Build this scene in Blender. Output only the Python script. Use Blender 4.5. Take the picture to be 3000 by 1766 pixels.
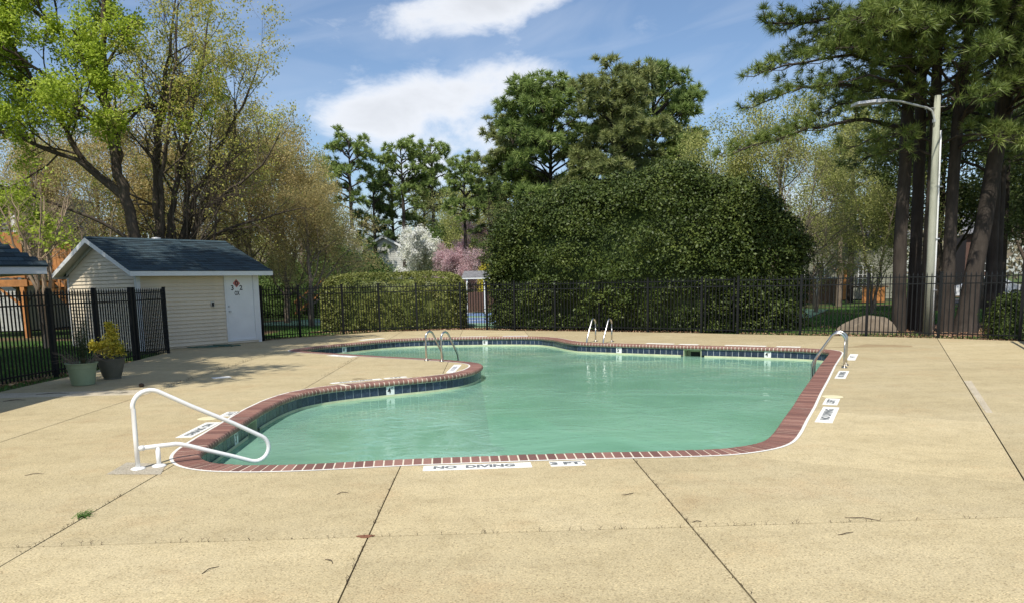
import bpy, bmesh, math, random
import numpy as np
from mathutils import Vector, Matrix

for o in list(bpy.data.objects):
    bpy.data.objects.remove(o)
SC = bpy.context.scene
COL = SC.collection
R = math.radians

# ------------------------------------------------------------------ camera
CAM_H = 1.65
pitch, roll, yaw = 0.1352, -0.0197, 0.0333
fw = Vector((math.sin(yaw)*math.cos(pitch), math.cos(yaw)*math.cos(pitch), -math.sin(pitch)))
r0 = Vector((math.cos(yaw), -math.sin(yaw), 0)); u0 = r0.cross(fw)
rt = r0*math.cos(roll) + u0*math.sin(roll)
up = -r0*math.sin(roll) + u0*math.cos(roll)
cd = bpy.data.cameras.new('camera'); cam = bpy.data.objects.new('camera', cd); COL.objects.link(cam)
cam.matrix_world = Matrix(((rt.x, up.x, -fw.x, 0), (rt.y, up.y, -fw.y, 0), (rt.z, up.z, -fw.z, CAM_H), (0, 0, 0, 1)))
cd.sensor_width = 36; cd.lens = 26.98; cd.shift_y = 0.0837
cd.clip_start = 0.05; cd.clip_end = 3000
SC.camera = cam

# ------------------------------------------------------------------ sun and sky
SUN_EL, SUN_AZ = R(56), R(200)          # azimuth clockwise from +Y: behind the camera, a little to the left
world = bpy.data.worlds.new('World'); SC.world = world; world.use_nodes = True
wn, wl = world.node_tree.nodes, world.node_tree.links
wn.clear()
def wnode(t, **k):
    n = wn.new(t)
    for a, b in k.items(): setattr(n, a, b)
    return n
def wmath(op, a, b=None, c=None, clamp=False):
    n = wnode('ShaderNodeMath', operation=op, use_clamp=clamp)
    for i, v in enumerate((a, b, c)):
        if v is None: continue
        if isinstance(v, (int, float)): n.inputs[i].default_value = v
        else: wl.new(v, n.inputs[i])
    return n.outputs[0]
sky = wnode('ShaderNodeTexSky', sky_type='NISHITA', sun_disc=False, sun_elevation=SUN_EL, sun_rotation=SUN_AZ,
            altitude=100, air_density=1.0, dust_density=1.0, ozone_density=3.4)
tc = wnode('ShaderNodeTexCoord')
sep = wnode('ShaderNodeSeparateXYZ'); wl.new(tc.outputs['Generated'], sep.inputs[0])
az = wmath('ARCTAN2', sep.outputs[0], sep.outputs[1])
el = wmath('ARCSINE', sep.outputs[2])
# cloud field: noise stretched along the horizon, with a few cloud banks
cmb = wnode('ShaderNodeCombineXYZ')
wl.new(wmath('MULTIPLY', az, 5.0), cmb.inputs[0]); wl.new(wmath('MULTIPLY', el, 10.0), cmb.inputs[1]); cmb.inputs[2].default_value = 3.7
nz = wnode('ShaderNodeTexNoise'); nz.inputs['Scale'].default_value = 1.9; nz.inputs['Detail'].default_value = 10; nz.inputs['Roughness'].default_value = 0.62
nz.inputs['Distortion'].default_value = 0.35
wl.new(cmb.outputs[0], nz.inputs['Vector'])
def bank(a0, e0, sa, se, amp, tilt=0.0):
    da = wmath('MULTIPLY', wmath('SUBTRACT', az, R(a0)), 1/R(sa))
    e1 = wmath('SUBTRACT', wmath('SUBTRACT', el, R(e0)), wmath('MULTIPLY', wmath('SUBTRACT', az, R(a0)), tilt))
    de = wmath('MULTIPLY', e1, 1/R(se))
    q = wmath('ADD', wmath('MULTIPLY', da, da), wmath('MULTIPLY', de, de))
    return wmath('MULTIPLY', wmath('EXPONENT', wmath('MULTIPLY', q, -1.0)), amp)
field = nz.outputs[0]
for b in ((-1.5, 18.3, 5.2, 1.8, 0.60, 0.10), (5.5, 20.2, 6.0, 1.4, 0.48, 0.10), (-6.5, 12.4, 5.0, 1.7, 0.48, 0.16), (1.0, 13.6, 6.0, 1.6, 0.38, 0.14),
          (-3.0, 9.0, 8.5, 3.4, 0.30, 0.05), (18.0, 5.0, 9.0, 4.0, 0.22, 0.0), (-40.0, 15.0, 12.0, 4.0, 0.3, 0.0), (45.0, 17.0, 12.0, 4.0, 0.3, 0.0),
          (100.0, 22.0, 20.0, 6.0, 0.3, 0.0), (-110.0, 24.0, 22.0, 6.0, 0.3, 0.0), (175.0, 20.0, 15.0, 6.0, 0.3, 0.0)):
    field = wmath('ADD', field, bank(*b))
cr = wnode('ShaderNodeMapRange', interpolation_type='SMOOTHSTEP'); cr.inputs['From Min'].default_value = 0.58; cr.inputs['From Max'].default_value = 1.0
wl.new(field, cr.inputs[0])
# thin veil
nz2 = wnode('ShaderNodeTexNoise'); nz2.inputs['Scale'].default_value = 2.2; nz2.inputs['Detail'].default_value = 7; nz2.inputs['Distortion'].default_value = 0.8
cmb2 = wnode('ShaderNodeCombineXYZ'); wl.new(wmath('MULTIPLY', az, 2.2), cmb2.inputs[0]); wl.new(wmath('ADD', wmath('MULTIPLY', el, 9.0), wmath('MULTIPLY', az, -1.5)), cmb2.inputs[1]); cmb2.inputs[2].default_value = 8.1
wl.new(cmb2.outputs[0], nz2.inputs['Vector'])
veil = wnode('ShaderNodeMapRange'); veil.inputs['From Min'].default_value = 0.42; veil.inputs['From Max'].default_value = 0.85; veil.inputs['To Max'].default_value = 0.27
wl.new(nz2.outputs[0], veil.inputs[0])
cov = wmath('MAXIMUM', wmath('MULTIPLY', cr.outputs[0], 0.93), veil.outputs[0])
# cloud tone: brighter tops, greyer thick middle
tone = wnode('ShaderNodeMapRange'); tone.inputs['From Min'].default_value = 0.75; tone.inputs['From Max'].default_value = 1.25
tone.inputs['To Min'].default_value = 1.0; tone.inputs['To Max'].default_value = 0.78
wl.new(field, tone.inputs[0])
ccol = wnode('ShaderNodeMix', data_type='RGBA', blend_type='MULTIPLY'); ccol.inputs[0].default_value = 1.0
ccol.inputs[6].default_value = (7.0, 7.2, 7.6, 1)
wl.new(tone.outputs[0], ccol.inputs[7])
mixc = wnode('ShaderNodeMix', data_type='RGBA'); wl.new(cov, mixc.inputs[0]); wl.new(sky.outputs[0], mixc.inputs[6]); wl.new(ccol.outputs[2], mixc.inputs[7])
bg = wnode('ShaderNodeBackground'); bg.inputs[1].default_value = 0.144
wl.new(mixc.outputs[2], bg.inputs[0])
wo = wnode('ShaderNodeOutputWorld'); wl.new(bg.outputs[0], wo.inputs[0])

sd = bpy.data.lights.new('sun', 'SUN'); sd.energy = 5.0; sd.angle = R(0.53); sd.color = (1.0, 0.95, 0.86)
sun = bpy.data.objects.new('sun', sd); COL.objects.link(sun)
to_sun = Vector((math.sin(SUN_AZ)*math.cos(SUN_EL), math.cos(SUN_AZ)*math.cos(SUN_EL), math.sin(SUN_EL)))
sun.rotation_euler = to_sun.to_track_quat('Z', 'Y').to_euler(); sun.location = (-6, -10, 30)

SC.view_settings.view_transform = 'Standard'; SC.view_settings.look = 'None'
SC.view_settings.exposure = 0.0; SC.view_settings.gamma = 1.0; SC.view_settings.use_curve_mapping = False
SC.render.engine = 'CYCLES'
SC.cycles.use_denoising = True
SC.cycles.max_bounces = 6; SC.cycles.transparent_max_bounces = 8; SC.cycles.diffuse_bounces = 3; SC.cycles.glossy_bounces = 3
SC.cycles.caustics_reflective = False; SC.cycles.caustics_refractive = False

# ------------------------------------------------------------------ helpers
def tag(o, label=None, cat=None, group=None, kind=None):
    if label: o['label'] = label
    if cat: o['category'] = cat
    if group: o['group'] = group
    if kind: o['kind'] = kind
    return o
def empty(name, loc=(0, 0, 0), rz=0.0, label=None, cat=None, group=None, kind=None):
    o = bpy.data.objects.new(name, None); COL.objects.link(o)
    o.location = loc; o.rotation_euler = (0, 0, rz); o.empty_display_size = 0.2
    return tag(o, label, cat, group, kind)
def link(name, me, m=None, parent=None, loc=None, rot=None, **k):
    o = bpy.data.objects.new(name, me); COL.objects.link(o)
    if m is not None and me is not None and len(me.materials) == 0: me.materials.append(m)
    if parent: o.parent = parent
    if loc is not None: o.location = loc
    if rot is not None: o.rotation_euler = rot
    return tag(o, **k)
def copy_tree(o, parent=None):
    c = o.copy(); COL.objects.link(c)
    if parent: c.parent = parent
    for ch in o.children: copy_tree(ch, c)
    return c

class MB:
    """collects simple shapes into one mesh"""
    def __init__(s): s.v = []; s.f = []
    def add(s, vs, fs):
        b = len(s.v); s.v += [tuple(map(float, v)) for v in vs]; s.f += [tuple(b+i for i in f) for f in fs]; return s
    def box(s, a, b):
        (x0, y0, z0), (x1, y1, z1) = a, b
        return s.add([(x0,y0,z0),(x1,y0,z0),(x1,y1,z0),(x0,y1,z0),(x0,y0,z1),(x1,y0,z1),(x1,y1,z1),(x0,y1,z1)],
                     [(3,2,1,0),(4,5,6,7),(0,1,5,4),(1,2,6,5),(2,3,7,6),(3,0,4,7)])
    def prism(s, poly, d):
        """poly: list of 3d points (planar), d: extrusion vector"""
        n = len(poly); q = [tuple(np.add(p, d)) for p in poly]
        return s.add(list(poly)+q, [tuple(range(n-1, -1, -1)), tuple(range(n, 2*n))] + [(i, (i+1) % n, n+(i+1) % n, n+i) for i in range(n)])
    def tube(s, pts, rad, n=8, caps=True, closed=False):
        P = np.asarray(pts, float); k = len(P)
        rad = np.full(k, rad) if np.isscalar(rad) else np.asarray(rad, float)
        T = np.gradient(P, axis=0) if not closed else np.roll(P, -1, 0)-np.roll(P, 1, 0)
        T /= np.maximum(np.linalg.norm(T, axis=1, keepdims=True), 1e-9)
        a = np.array([0, 0, 1.]) if abs(T[0][2]) < 0.9 else np.array([1., 0, 0])
        vs = []
        n0 = np.cross(T[0], a); n0 /= np.linalg.norm(n0)
        for i in range(k):
            n0 = n0 - T[i]*np.dot(n0, T[i]); n0 /= max(np.linalg.norm(n0), 1e-9)
            b0 = np.cross(T[i], n0)
            for j in range(n):
                w = 2*math.pi*j/n
                vs.append(P[i] + rad[i]*(math.cos(w)*n0 + math.sin(w)*b0))
        fs = []
        for i in range(k if closed else k-1):
            i2 = (i+1) % k
            for j in range(n):
                fs.append((i*n+j, i*n+(j+1) % n, i2*n+(j+1) % n, i2*n+j))
        if caps and not closed:
            fs.append(tuple(range(n-1, -1, -1))); fs.append(tuple(range((k-1)*n, k*n)))
        return s.add(vs, fs)
    def lathe(s, prof, n=24, c=(0, 0, 0)):
        vs = []; fs = []
        for r_, z in prof:
            for j in range(n):
                w = 2*math.pi*j/n; vs.append((c[0]+r_*math.cos(w), c[1]+r_*math.sin(w), c[2]+z))
        for i in range(len(prof)-1):
            for j in range(n): fs.append((i*n+j, i*n+(j+1) % n, (i+1)*n+(j+1) % n, (i+1)*n+j))
        fs.append(tuple(range(n-1, -1, -1))); fs.append(tuple(range((len(prof)-1)*n, len(prof)*n)))
        return s.add(vs, fs)
    def mesh(s, name, smooth=False):
        me = bpy.data.meshes.new(name); me.from_pydata(s.v, [], s.f); me.validate(verbose=False)
        if smooth: me.shade_smooth()
        me.update(); return me
    def build(s, name, m, parent=None, smooth=False, **k):
        return link(name, s.mesh(name, smooth), m, parent, **k)

def smooth_by_angle(me, deg=40):
    me.shade_smooth()
    try: me.set_sharp_from_angle(angle=R(deg))
    except Exception: pass

def poly_mesh(name, V, k):
    """V: (n*k,3) array, faces of k vertices each"""
    n = len(V)//k
    me = bpy.data.meshes.new(name)
    me.vertices.add(n*k); me.vertices.foreach_set('co', np.ascontiguousarray(V, np.float32).ravel())
    me.loops.add(n*k); me.loops.foreach_set('vertex_index', np.arange(n*k, dtype=np.int32))
    me.polygons.add(n); me.polygons.foreach_set('loop_start', np.arange(0, n*k, k, dtype=np.int32))
    try: me.polygons.foreach_set('loop_total', np.full(n, k, np.int32))
    except Exception: pass
    me.update(calc_edges=True); return me

def text_mesh(s, size, bold=0.0, sx=1.0, align='CENTER'):
    cu = bpy.data.curves.new('lettering', 'FONT'); cu.body = s; cu.size = size; cu.align_x = align; cu.align_y = 'CENTER'; cu.offset = bold; cu.extrude = 0.0008
    cu.resolution_u = 3
    ob = bpy.data.objects.new('lettering_curve', cu); COL.objects.link(ob)
    dg = bpy.context.evaluated_depsgraph_get()
    me = bpy.data.meshes.new_from_object(ob.evaluated_get(dg)); me.name = 'lettering'
    bpy.data.objects.remove(ob); bpy.data.curves.remove(cu)
    me.materials.clear()
    if sx != 1.0: me.transform(Matrix.Diagonal((sx, 1, 1, 1)))
    return me

# ------------------------------------------------------------------ materials
def nodes(name):
    m = bpy.data.materials.new(name); m.use_nodes = True
    nt = m.node_tree; b = nt.nodes['Principled BSDF']
    return m, nt, b
def N(nt, t, ins=None, **k):
    n = nt.nodes.new(t)
    for a, b in k.items(): setattr(n, a, b)
    for a, b in (ins or {}).items():
        if hasattr(b, 'is_output') or hasattr(b, 'links'): nt.links.new(b, n.inputs[a])
        else: n.inputs[a].default_value = b
    return n
def ramp(nt, fac, stops):
    n = nt.nodes.new('ShaderNodeValToRGB'); e = n.color_ramp.elements
    while len(e) < len(stops): e.new(0.5)
    for i, (p, c) in enumerate(stops): e[i].position = p; e[i].color = (*c, 1)
    nt.links.new(fac, n.inputs[0]); return n.outputs[0]
def mixc_(nt, fac, a, b, blend='MIX'):
    n = nt.nodes.new('ShaderNodeMix'); n.data_type = 'RGBA'; n.blend_type = blend
    for i, v in ((0, fac), (6, a), (7, b)):
        if isinstance(v, (int, float)): n.inputs[i].default_value = v
        elif isinstance(v, tuple): n.inputs[i].default_value = (*v, 1)
        else: nt.links.new(v, n.inputs[i])
    return n.outputs[2]
def plain(name, c, rough=0.6, metal=0.0, var=0.12, scale=6.0, bump=0.0, bscale=40.0, coat=0.0, spec=0.5, rnd=0.0):
    m, nt, b = nodes(name)
    co = N(nt, 'ShaderNodeTexCoord').outputs['Object']
    nz = N(nt, 'ShaderNodeTexNoise', {'Vector': co, 'Scale': scale, 'Detail': 5.0, 'Roughness': 0.6})
    lo = tuple(x*(1-var) for x in c); hi = tuple(min(1, x*(1+var)) for x in c)
    col = ramp(nt, nz.outputs[0], [(0.3, lo), (0.7, hi)])
    if rnd:
        oi = N(nt, 'ShaderNodeObjectInfo')
        mr = N(nt, 'ShaderNodeMapRange', {'Value': oi.outputs['Random'], 'To Min': 1-rnd, 'To Max': 1+rnd})
        col = mixc_(nt, 1.0, col, mr.outputs[0], 'MULTIPLY')
    nt.links.new(col, b.inputs['Base Color'])
    b.inputs['Roughness'].default_value = rough; b.inputs['Metallic'].default_value = metal; b.inputs['Specular IOR Level'].default_value = spec
    b.inputs['Coat Weight'].default_value = coat
    if bump:
        n2 = N(nt, 'ShaderNodeTexNoise', {'Vector': co, 'Scale': bscale, 'Detail': 4.0})
        bp = N(nt, 'ShaderNodeBump', {'Height': n2.outputs[0], 'Strength': bump, 'Distance': 0.01}); nt.links.new(bp.outputs[0], b.inputs['Normal'])
    return m
def concrete(name, base, dark, light, rust=(0.42, 0.23, 0.10), rustamt=0.35, edge=True):
    m, nt, b = nodes(name)
    g = N(nt, 'ShaderNodeNewGeometry').outputs['Position']
    n1 = N(nt, 'ShaderNodeTexNoise', {'Vector': g, 'Scale': 0.55, 'Detail': 6.0, 'Roughness': 0.62})
    mp = N(nt, 'ShaderNodeMapping', {'Vector': g, 'Scale': (0.35, 1.5, 1.0), 'Rotation': (0, 0, 0.25)})
    n2 = N(nt, 'ShaderNodeTexNoise', {'Vector': mp.outputs[0], 'Scale': 1.3, 'Detail': 7.0, 'Roughness': 0.65})
    n3 = N(nt, 'ShaderNodeTexNoise', {'Vector': g, 'Scale': 80.0, 'Detail': 3.0, 'Roughness': 0.7})
    n4 = N(nt, 'ShaderNodeTexVoronoi', {'Vector': g, 'Scale': 115.0})
    n5 = N(nt, 'ShaderNodeTexNoise', {'Vector': g, 'Scale': 0.9, 'Detail': 8.0, 'Roughness': 0.7, 'W': 2.0}, noise_dimensions='4D')
    c1 = ramp(nt, n1.outputs[0], [(0.28, dark), (0.5, base), (0.74, light)])
    c2 = ramp(nt, n2.outputs[0], [(0.3, tuple(x*0.82 for x in base)), (0.62, tuple(min(1, x*1.08) for x in base))])
    c = mixc_(nt, 0.5, c1, c2)
    rf = ramp(nt, n5.outputs[0], [(0.53, (0, 0, 0)), (0.72, (rustamt*0.75,)*3)])
    c = mixc_(nt, rf, c, rust)
    sp = ramp(nt, n3.outputs[0], [(0.3, (0.50, 0.47, 0.43)), (0.48, (0.98, 0.98, 0.98)), (0.72, (1.32, 1.30, 1.26))])
    c = mixc_(nt, 0.75, c, sp, 'MULTIPLY')
    pb = ramp(nt, N(nt, 'ShaderNodeSeparateColor', {'Color': n4.outputs['Color']}).outputs[0], [(0.0, (0.45, 0.40, 0.34)), (0.2, (1, 1, 1)), (0.8, (1.02, 1.0, 0.97)), (1.0, (1.35, 1.32, 1.25))])
    c = mixc_(nt, 0.7, c, pb, 'MULTIPLY')
    n6 = N(nt, 'ShaderNodeTexNoise', {'Vector': g, 'Scale': 4.2, 'Detail': 6.0, 'Roughness': 0.7, 'W': 5.0}, noise_dimensions='4D')
    c = mixc_(nt, 0.8, c, ramp(nt, n6.outputs[0], [(0.28, (0.80, 0.78, 0.74)), (0.5, (1, 1, 1)), (0.75, (1.10, 1.10, 1.09))]), 'MULTIPLY')
    oi = N(nt, 'ShaderNodeObjectInfo'); mr = N(nt, 'ShaderNodeMapRange', {'Value': oi.outputs['Random'], 'To Min': 0.90, 'To Max': 1.07})
    c = mixc_(nt, 1.0, c, mr.outputs[0], 'MULTIPLY')
    nt.links.new(c, b.inputs['Base Color']); b.inputs['Roughness'].default_value = 0.85; b.inputs['Specular IOR Level'].default_value = 0.25
    bp = N(nt, 'ShaderNodeBump', {'Height': n3.outputs[0], 'Strength': 0.25, 'Distance': 0.004}); nt.links.new(bp.outputs[0], b.inputs['Normal'])
    return m
def leafmat(name, c1, c2, c3, rough=0.5, trans=0.25, spec=0.3, patch=0.9, gain=1.55):
    """leaf colours vary leaf by leaf and from one bough to the next"""
    c1, c2, c3 = (tuple(min(0.85, x*gain) for x in c) for c in (c1, c2, c3))
    m, nt, b = nodes(name)
    g = N(nt, 'ShaderNodeNewGeometry')
    nz = N(nt, 'ShaderNodeTexNoise', {'Vector': g.outputs['Position'], 'Scale': patch, 'Detail': 3.0})
    f = N(nt, 'ShaderNodeMath', {0: g.outputs['Random Per Island'], 1: 0.55}, operation='MULTIPLY')
    f2 = N(nt, 'ShaderNodeMath', {0: nz.outputs[0], 1: 0.75, 2: f.outputs[0]}, operation='MULTIPLY_ADD')
    f3 = N(nt, 'ShaderNodeMath', {0: f2.outputs[0], 1: 0.15}, operation='SUBTRACT')
    c = ramp(nt, f3.outputs[0], [(0.15, c1), (0.5, c2), (0.85, c3)])
    nt.links.new(c, b.inputs['Base Color']); b.inputs['Roughness'].default_value = rough; b.inputs['Specular IOR Level'].default_value = spec
    if trans:
        tr = N(nt, 'ShaderNodeBsdfTranslucent', {'Color': c})
        mx = N(nt, 'ShaderNodeMixShader', {0: trans, 1: b.outputs[0], 2: tr.outputs[0]})
        nt.links.new(mx.outputs[0], nt.nodes['Material Output'].inputs[0])
    return m
def bark(name, c1, c2, scale=8.0, bump=0.6):
    m, nt, b = nodes(name)
    co = N(nt, 'ShaderNodeTexCoord').outputs['Object']
    mp = N(nt, 'ShaderNodeMapping', {'Vector': co, 'Scale': (1, 1, 0.18)})
    nz = N(nt, 'ShaderNodeTexNoise', {'Vector': mp.outputs[0], 'Scale': scale, 'Detail': 7.0, 'Roughness': 0.7})
    n2 = N(nt, 'ShaderNodeTexNoise', {'Vector': co, 'Scale': 1.2, 'Detail': 3.0})
    c = ramp(nt, nz.outputs[0], [(0.35, c1), (0.65, c2)])
    c = mixc_(nt, 0.5, c, ramp(nt, n2.outputs[0], [(0.3, c1), (0.7, c2)]))
    nt.links.new(c, b.inputs['Base Color']); b.inputs['Roughness'].default_value = 0.9; b.inputs['Specular IOR Level'].default_value = 0.15
    bp = N(nt, 'ShaderNodeBump', {'Height': nz.outputs[0], 'Strength': bump, 'Distance': 0.03}); nt.links.new(bp.outputs[0], b.inputs['Normal'])
    return m
def siding_mat(name, c, pitch_):
    """far clapboard wall: fine relief only"""
    m, nt, b = nodes(name)
    g = N(nt, 'ShaderNodeNewGeometry').outputs['Position']
    z = N(nt, 'ShaderNodeSeparateXYZ', {0: g}).outputs[2]
    fr = N(nt, 'ShaderNodeMath', {0: N(nt, 'ShaderNodeMath', {0: z, 1: 1/pitch_}, operation='MULTIPLY').outputs[0]}, operation='FRACT')
    nz = N(nt, 'ShaderNodeTexNoise', {'Vector': g, 'Scale': 2.0, 'Detail': 5.0})
    nt.links.new(ramp(nt, nz.outputs[0], [(0.3, tuple(x*0.88 for x in c)), (0.7, tuple(min(1, x*1.08) for x in c))]), b.inputs['Base Color'])
    bp = N(nt, 'ShaderNodeBump', {'Height': fr.outputs[0], 'Strength': 1.0, 'Distance': 0.03}); bp.invert = True
    nt.links.new(bp.outputs[0], b.inputs['Normal']); b.inputs['Roughness'].default_value = 0.6
    return m
M = {}
M['deck'] = concrete('tan_concrete', (0.480, 0.402, 0.243), (0.40, 0.33, 0.190), (0.54, 0.468, 0.310))
M['deck_light'] = concrete('pale_concrete', (0.50, 0.44, 0.33), (0.44, 0.39, 0.29), (0.55, 0.50, 0.40), rustamt=0.1)
M['patch'] = concrete('grey_patch_concrete', (0.44, 0.40, 0.32), (0.36, 0.33, 0.27), (0.52, 0.48, 0.40), rustamt=0.05)
M['stain'] = concrete('damp_concrete', (0.34, 0.26, 0.15), (0.30, 0.23, 0.13), (0.40, 0.32, 0.19))
M['soil'] = plain('joint_soil', (0.05, 0.04, 0.028), 0.95, var=0.4)
M['mortar'] = plain('coping_mortar', (0.68, 0.60, 0.48), 0.85, var=0.15, scale=12, bump=0.3, bscale=120)
M['caulk'] = plain('white_caulk_line', (0.80, 0.78, 0.72), 0.5, var=0.06)
M['paint'] = plain('white_deck_paint', (0.82, 0.81, 0.76), 0.55, var=0.05, scale=9)
M['letter'] = plain('grey_stencil_paint', (0.16, 0.17, 0.17), 0.7, var=0.4, scale=30)
M['letter_black'] = plain('black_number_print', (0.012, 0.012, 0.014), 0.4, var=0.1)
M['letter_faint'] = plain('worn_stencil_paint', (0.36, 0.36, 0.38), 0.7, var=0.3, scale=30)
M['whitetile'] = plain('white_depth_tile', (0.82, 0.82, 0.80), 0.18, var=0.03)
M['plaster'] = plain('pool_plaster', (0.60, 0.62, 0.40), 0.7, var=0.15, scale=5)
M['floor'] = plain('pool_floor_plaster', (0.42, 0.62, 0.46), 0.8, var=0.12, scale=1.5)
def brick_mat():
    m, nt, b = nodes('red_coping_brick')
    g = N(nt, 'ShaderNodeNewGeometry').outputs['Position']
    oi = N(nt, 'ShaderNodeObjectInfo')
    n1 = N(nt, 'ShaderNodeTexNoise', {'Vector': g, 'Scale': 35.0, 'Detail': 6.0, 'Roughness': 0.7})
    n2 = N(nt, 'ShaderNodeTexNoise', {'Vector': g, 'Scale': 3.0, 'Detail': 7.0, 'Roughness': 0.75})
    c = ramp(nt, oi.outputs['Random'], [(0.0, (0.165, 0.080, 0.062)), (0.5, (0.235, 0.115, 0.088)), (1.0, (0.31, 0.165, 0.125))])
    c = mixc_(nt, 0.6, c, ramp(nt, n1.outputs[0], [(0.3, (0.7, 0.7, 0.7)), (0.7, (1.25, 1.2, 1.2))]), 'MULTIPLY')
    w = ramp(nt, n2.outputs[0], [(0.60, (0, 0, 0)), (0.74, (0.55, 0.55, 0.55))])
    c = mixc_(nt, w, c, (0.42, 0.33, 0.27))
    nt.links.new(c, b.inputs['Base Color']); b.inputs['Roughness'].default_value = 0.62
    bp = N(nt, 'ShaderNodeBump', {'Height': n1.outputs[0], 'Strength': 0.4, 'Distance': 0.004}); nt.links.new(bp.outputs[0], b.inputs['Normal'])
    return m
M['brick'] = brick_mat()
def tile_mat():
    m, nt, b = nodes('blue_slate_tile')
    g = N(nt, 'ShaderNodeNewGeometry').outputs['Position']; oi = N(nt, 'ShaderNodeObjectInfo')
    mp = N(nt, 'ShaderNodeVectorMath', {0: g, 1: oi.outputs['Location']}, operation='ADD')
    n1 = N(nt, 'ShaderNodeTexNoise', {'Vector': mp.outputs[0], 'Scale': 16.0, 'Detail': 7.0, 'Roughness': 0.7, 'Distortion': 1.2})
    c = ramp(nt, n1.outputs[0], [(0.3, (0.012, 0.020, 0.040)), (0.55, (0.030, 0.045, 0.080)), (0.75, (0.12, 0.14, 0.19))])
    mr = N(nt, 'ShaderNodeMapRange', {'Value': oi.outputs['Random'], 'To Min': 0.7, 'To Max': 1.35})
    c = mixc_(nt, 1.0, c, mr.outputs[0], 'MULTIPLY')
    nt.links.new(c, b.inputs['Base Color']); b.inputs['Roughness'].default_value = 0.25
    return m
M['tile'] = tile_mat()
M['grout'] = plain('tile_grout', (0.62, 0.66, 0.66), 0.8, var=0.1)
def water_mat():
    m, nt, b = nodes('murky_green_water')
    g = N(nt, 'ShaderNodeNewGeometry').outputs['Position']
    mp = N(nt, 'ShaderNodeMapping', {'Vector': g, 'Scale': (0.8, 1.0, 1.0), 'Rotation': (0, 0, 0.5)})
    n1 = N(nt, 'ShaderNodeTexNoise', {'Vector': mp.outputs[0], 'Scale': 0.7, 'Detail': 5.0, 'Roughness': 0.6, 'Distortion': 0.6})
    n2 = N(nt, 'ShaderNodeTexNoise', {'Vector': mp.outputs[0], 'Scale': 3.2, 'Detail': 3.0, 'Roughness': 0.55, 'Distortion': 1.2})
    n3 = N(nt, 'ShaderNodeTexNoise', {'Vector': mp.outputs[0], 'Scale': 11.0, 'Detail': 2.0})
    murk = ramp(nt, n1.outputs[0], [(0.3, (0.245, 0.48, 0.355)), (0.55, (0.325, 0.595, 0.46)), (0.75, (0.395, 0.66, 0.525))])
    df = N(nt, 'ShaderNodeBsdfDiffuse', {'Color': murk})
    tr = N(nt, 'ShaderNodeBsdfTransparent', {'Color': (0.50, 0.86, 0.66, 1)})
    body = N(nt, 'ShaderNodeMixShader', {0: 0.60, 1: tr.outputs[0], 2: df.outputs[0]})
    h = N(nt, 'ShaderNodeMath', {0: n3.outputs[0], 1: 0.22, 2: n2.outputs[0]}, operation='MULTIPLY_ADD')
    calm = ramp(nt, n1.outputs[0], [(0.42, (0.35,)*3), (0.62, (1.0,)*3)])
    hh = N(nt, 'ShaderNodeMath', {0: h.outputs[0], 1: calm}, operation='MULTIPLY')
    bp = N(nt, 'ShaderNodeBump', {'Height': hh.outputs[0], 'Strength': 0.36, 'Distance': 0.035})
    gl = N(nt, 'ShaderNodeBsdfGlossy', {'Color': (0.95, 1.0, 0.98, 1), 'Roughness': 0.03, 'Normal': bp.outputs[0]})
    fr = N(nt, 'ShaderNodeFresnel', {'IOR': 1.33, 'Normal': bp.outputs[0]})
    fs = N(nt, 'ShaderNodeMath', {0: fr.outputs[0], 1: 0.95}, operation='MULTIPLY')
    mx = N(nt, 'ShaderNodeMixShader', {0: fs.outputs[0], 1: body.outputs[0], 2: gl.outputs[0]})
    nt.links.new(mx.outputs[0], nt.nodes['Material Output'].inputs[0])
    return m
M['water'] = water_mat()
def ground_mat():
    m, nt, b = nodes('lawn_and_leaf_litter')
    g = N(nt, 'ShaderNodeNewGeometry').outputs['Position']
    n1 = N(nt, 'ShaderNodeTexNoise', {'Vector': g, 'Scale': 0.22, 'Detail': 6.0, 'Roughness': 0.6})
    n2 = N(nt, 'ShaderNodeTexNoise', {'Vector': g, 'Scale': 14.0, 'Detail': 6.0, 'Roughness': 0.75})
    ga = ramp(nt, n2.outputs[0], [(0.3, (0.035, 0.070, 0.018)), (0.7, (0.085, 0.150, 0.038))])
    la = ramp(nt, n2.outputs[0], [(0.3, (0.10, 0.062, 0.036)), (0.7, (0.24, 0.16, 0.10))])
    f = ramp(nt, n1.outputs[0], [(0.50, (0, 0, 0)), (0.60, (1, 1, 1))])
    nt.links.new(mixc_(nt, f, ga, la), b.inputs['Base Color']); b.inputs['Roughness'].default_value = 0.95; b.inputs['Specular IOR Level'].default_value = 0.1
    bp = N(nt, 'ShaderNodeBump', {'Height': n2.outputs[0], 'Strength': 0.8, 'Distance': 0.05}); nt.links.new(bp.outputs[0], b.inputs['Normal'])
    return m
M['ground'] = ground_mat()
M['straw'] = plain('pine_straw', (0.20, 0.105, 0.058), 0.95, var=0.45, scale=16, bump=0.8, bscale=60)
M['grass'] = leafmat('grass_blades', (0.035, 0.085, 0.016), (0.07, 0.15, 0.03), (0.12, 0.20, 0.05), 0.6, 0.3, patch=0.5)
M['leaf_litter'] = leafmat('fallen_leaves', (0.10, 0.05, 0.03), (0.24, 0.14, 0.08), (0.42, 0.30, 0.20), 0.8, 0.0)
M['court_green'] = plain('court_green_paint', (0.15, 0.27, 0.17), 0.75, var=0.1, scale=1)
M['court_blue'] = plain('court_blue_paint', (0.12, 0.19, 0.34), 0.75, var=0.1, scale=1)
M['black'] = plain('black_fence_paint', (0.010, 0.011, 0.012), 0.5, var=0.2, spec=0.25)
M['steel'] = plain('stainless_rail', (0.55, 0.53, 0.50), 0.28, metal=1.0, var=0.08, scale=15)
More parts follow.
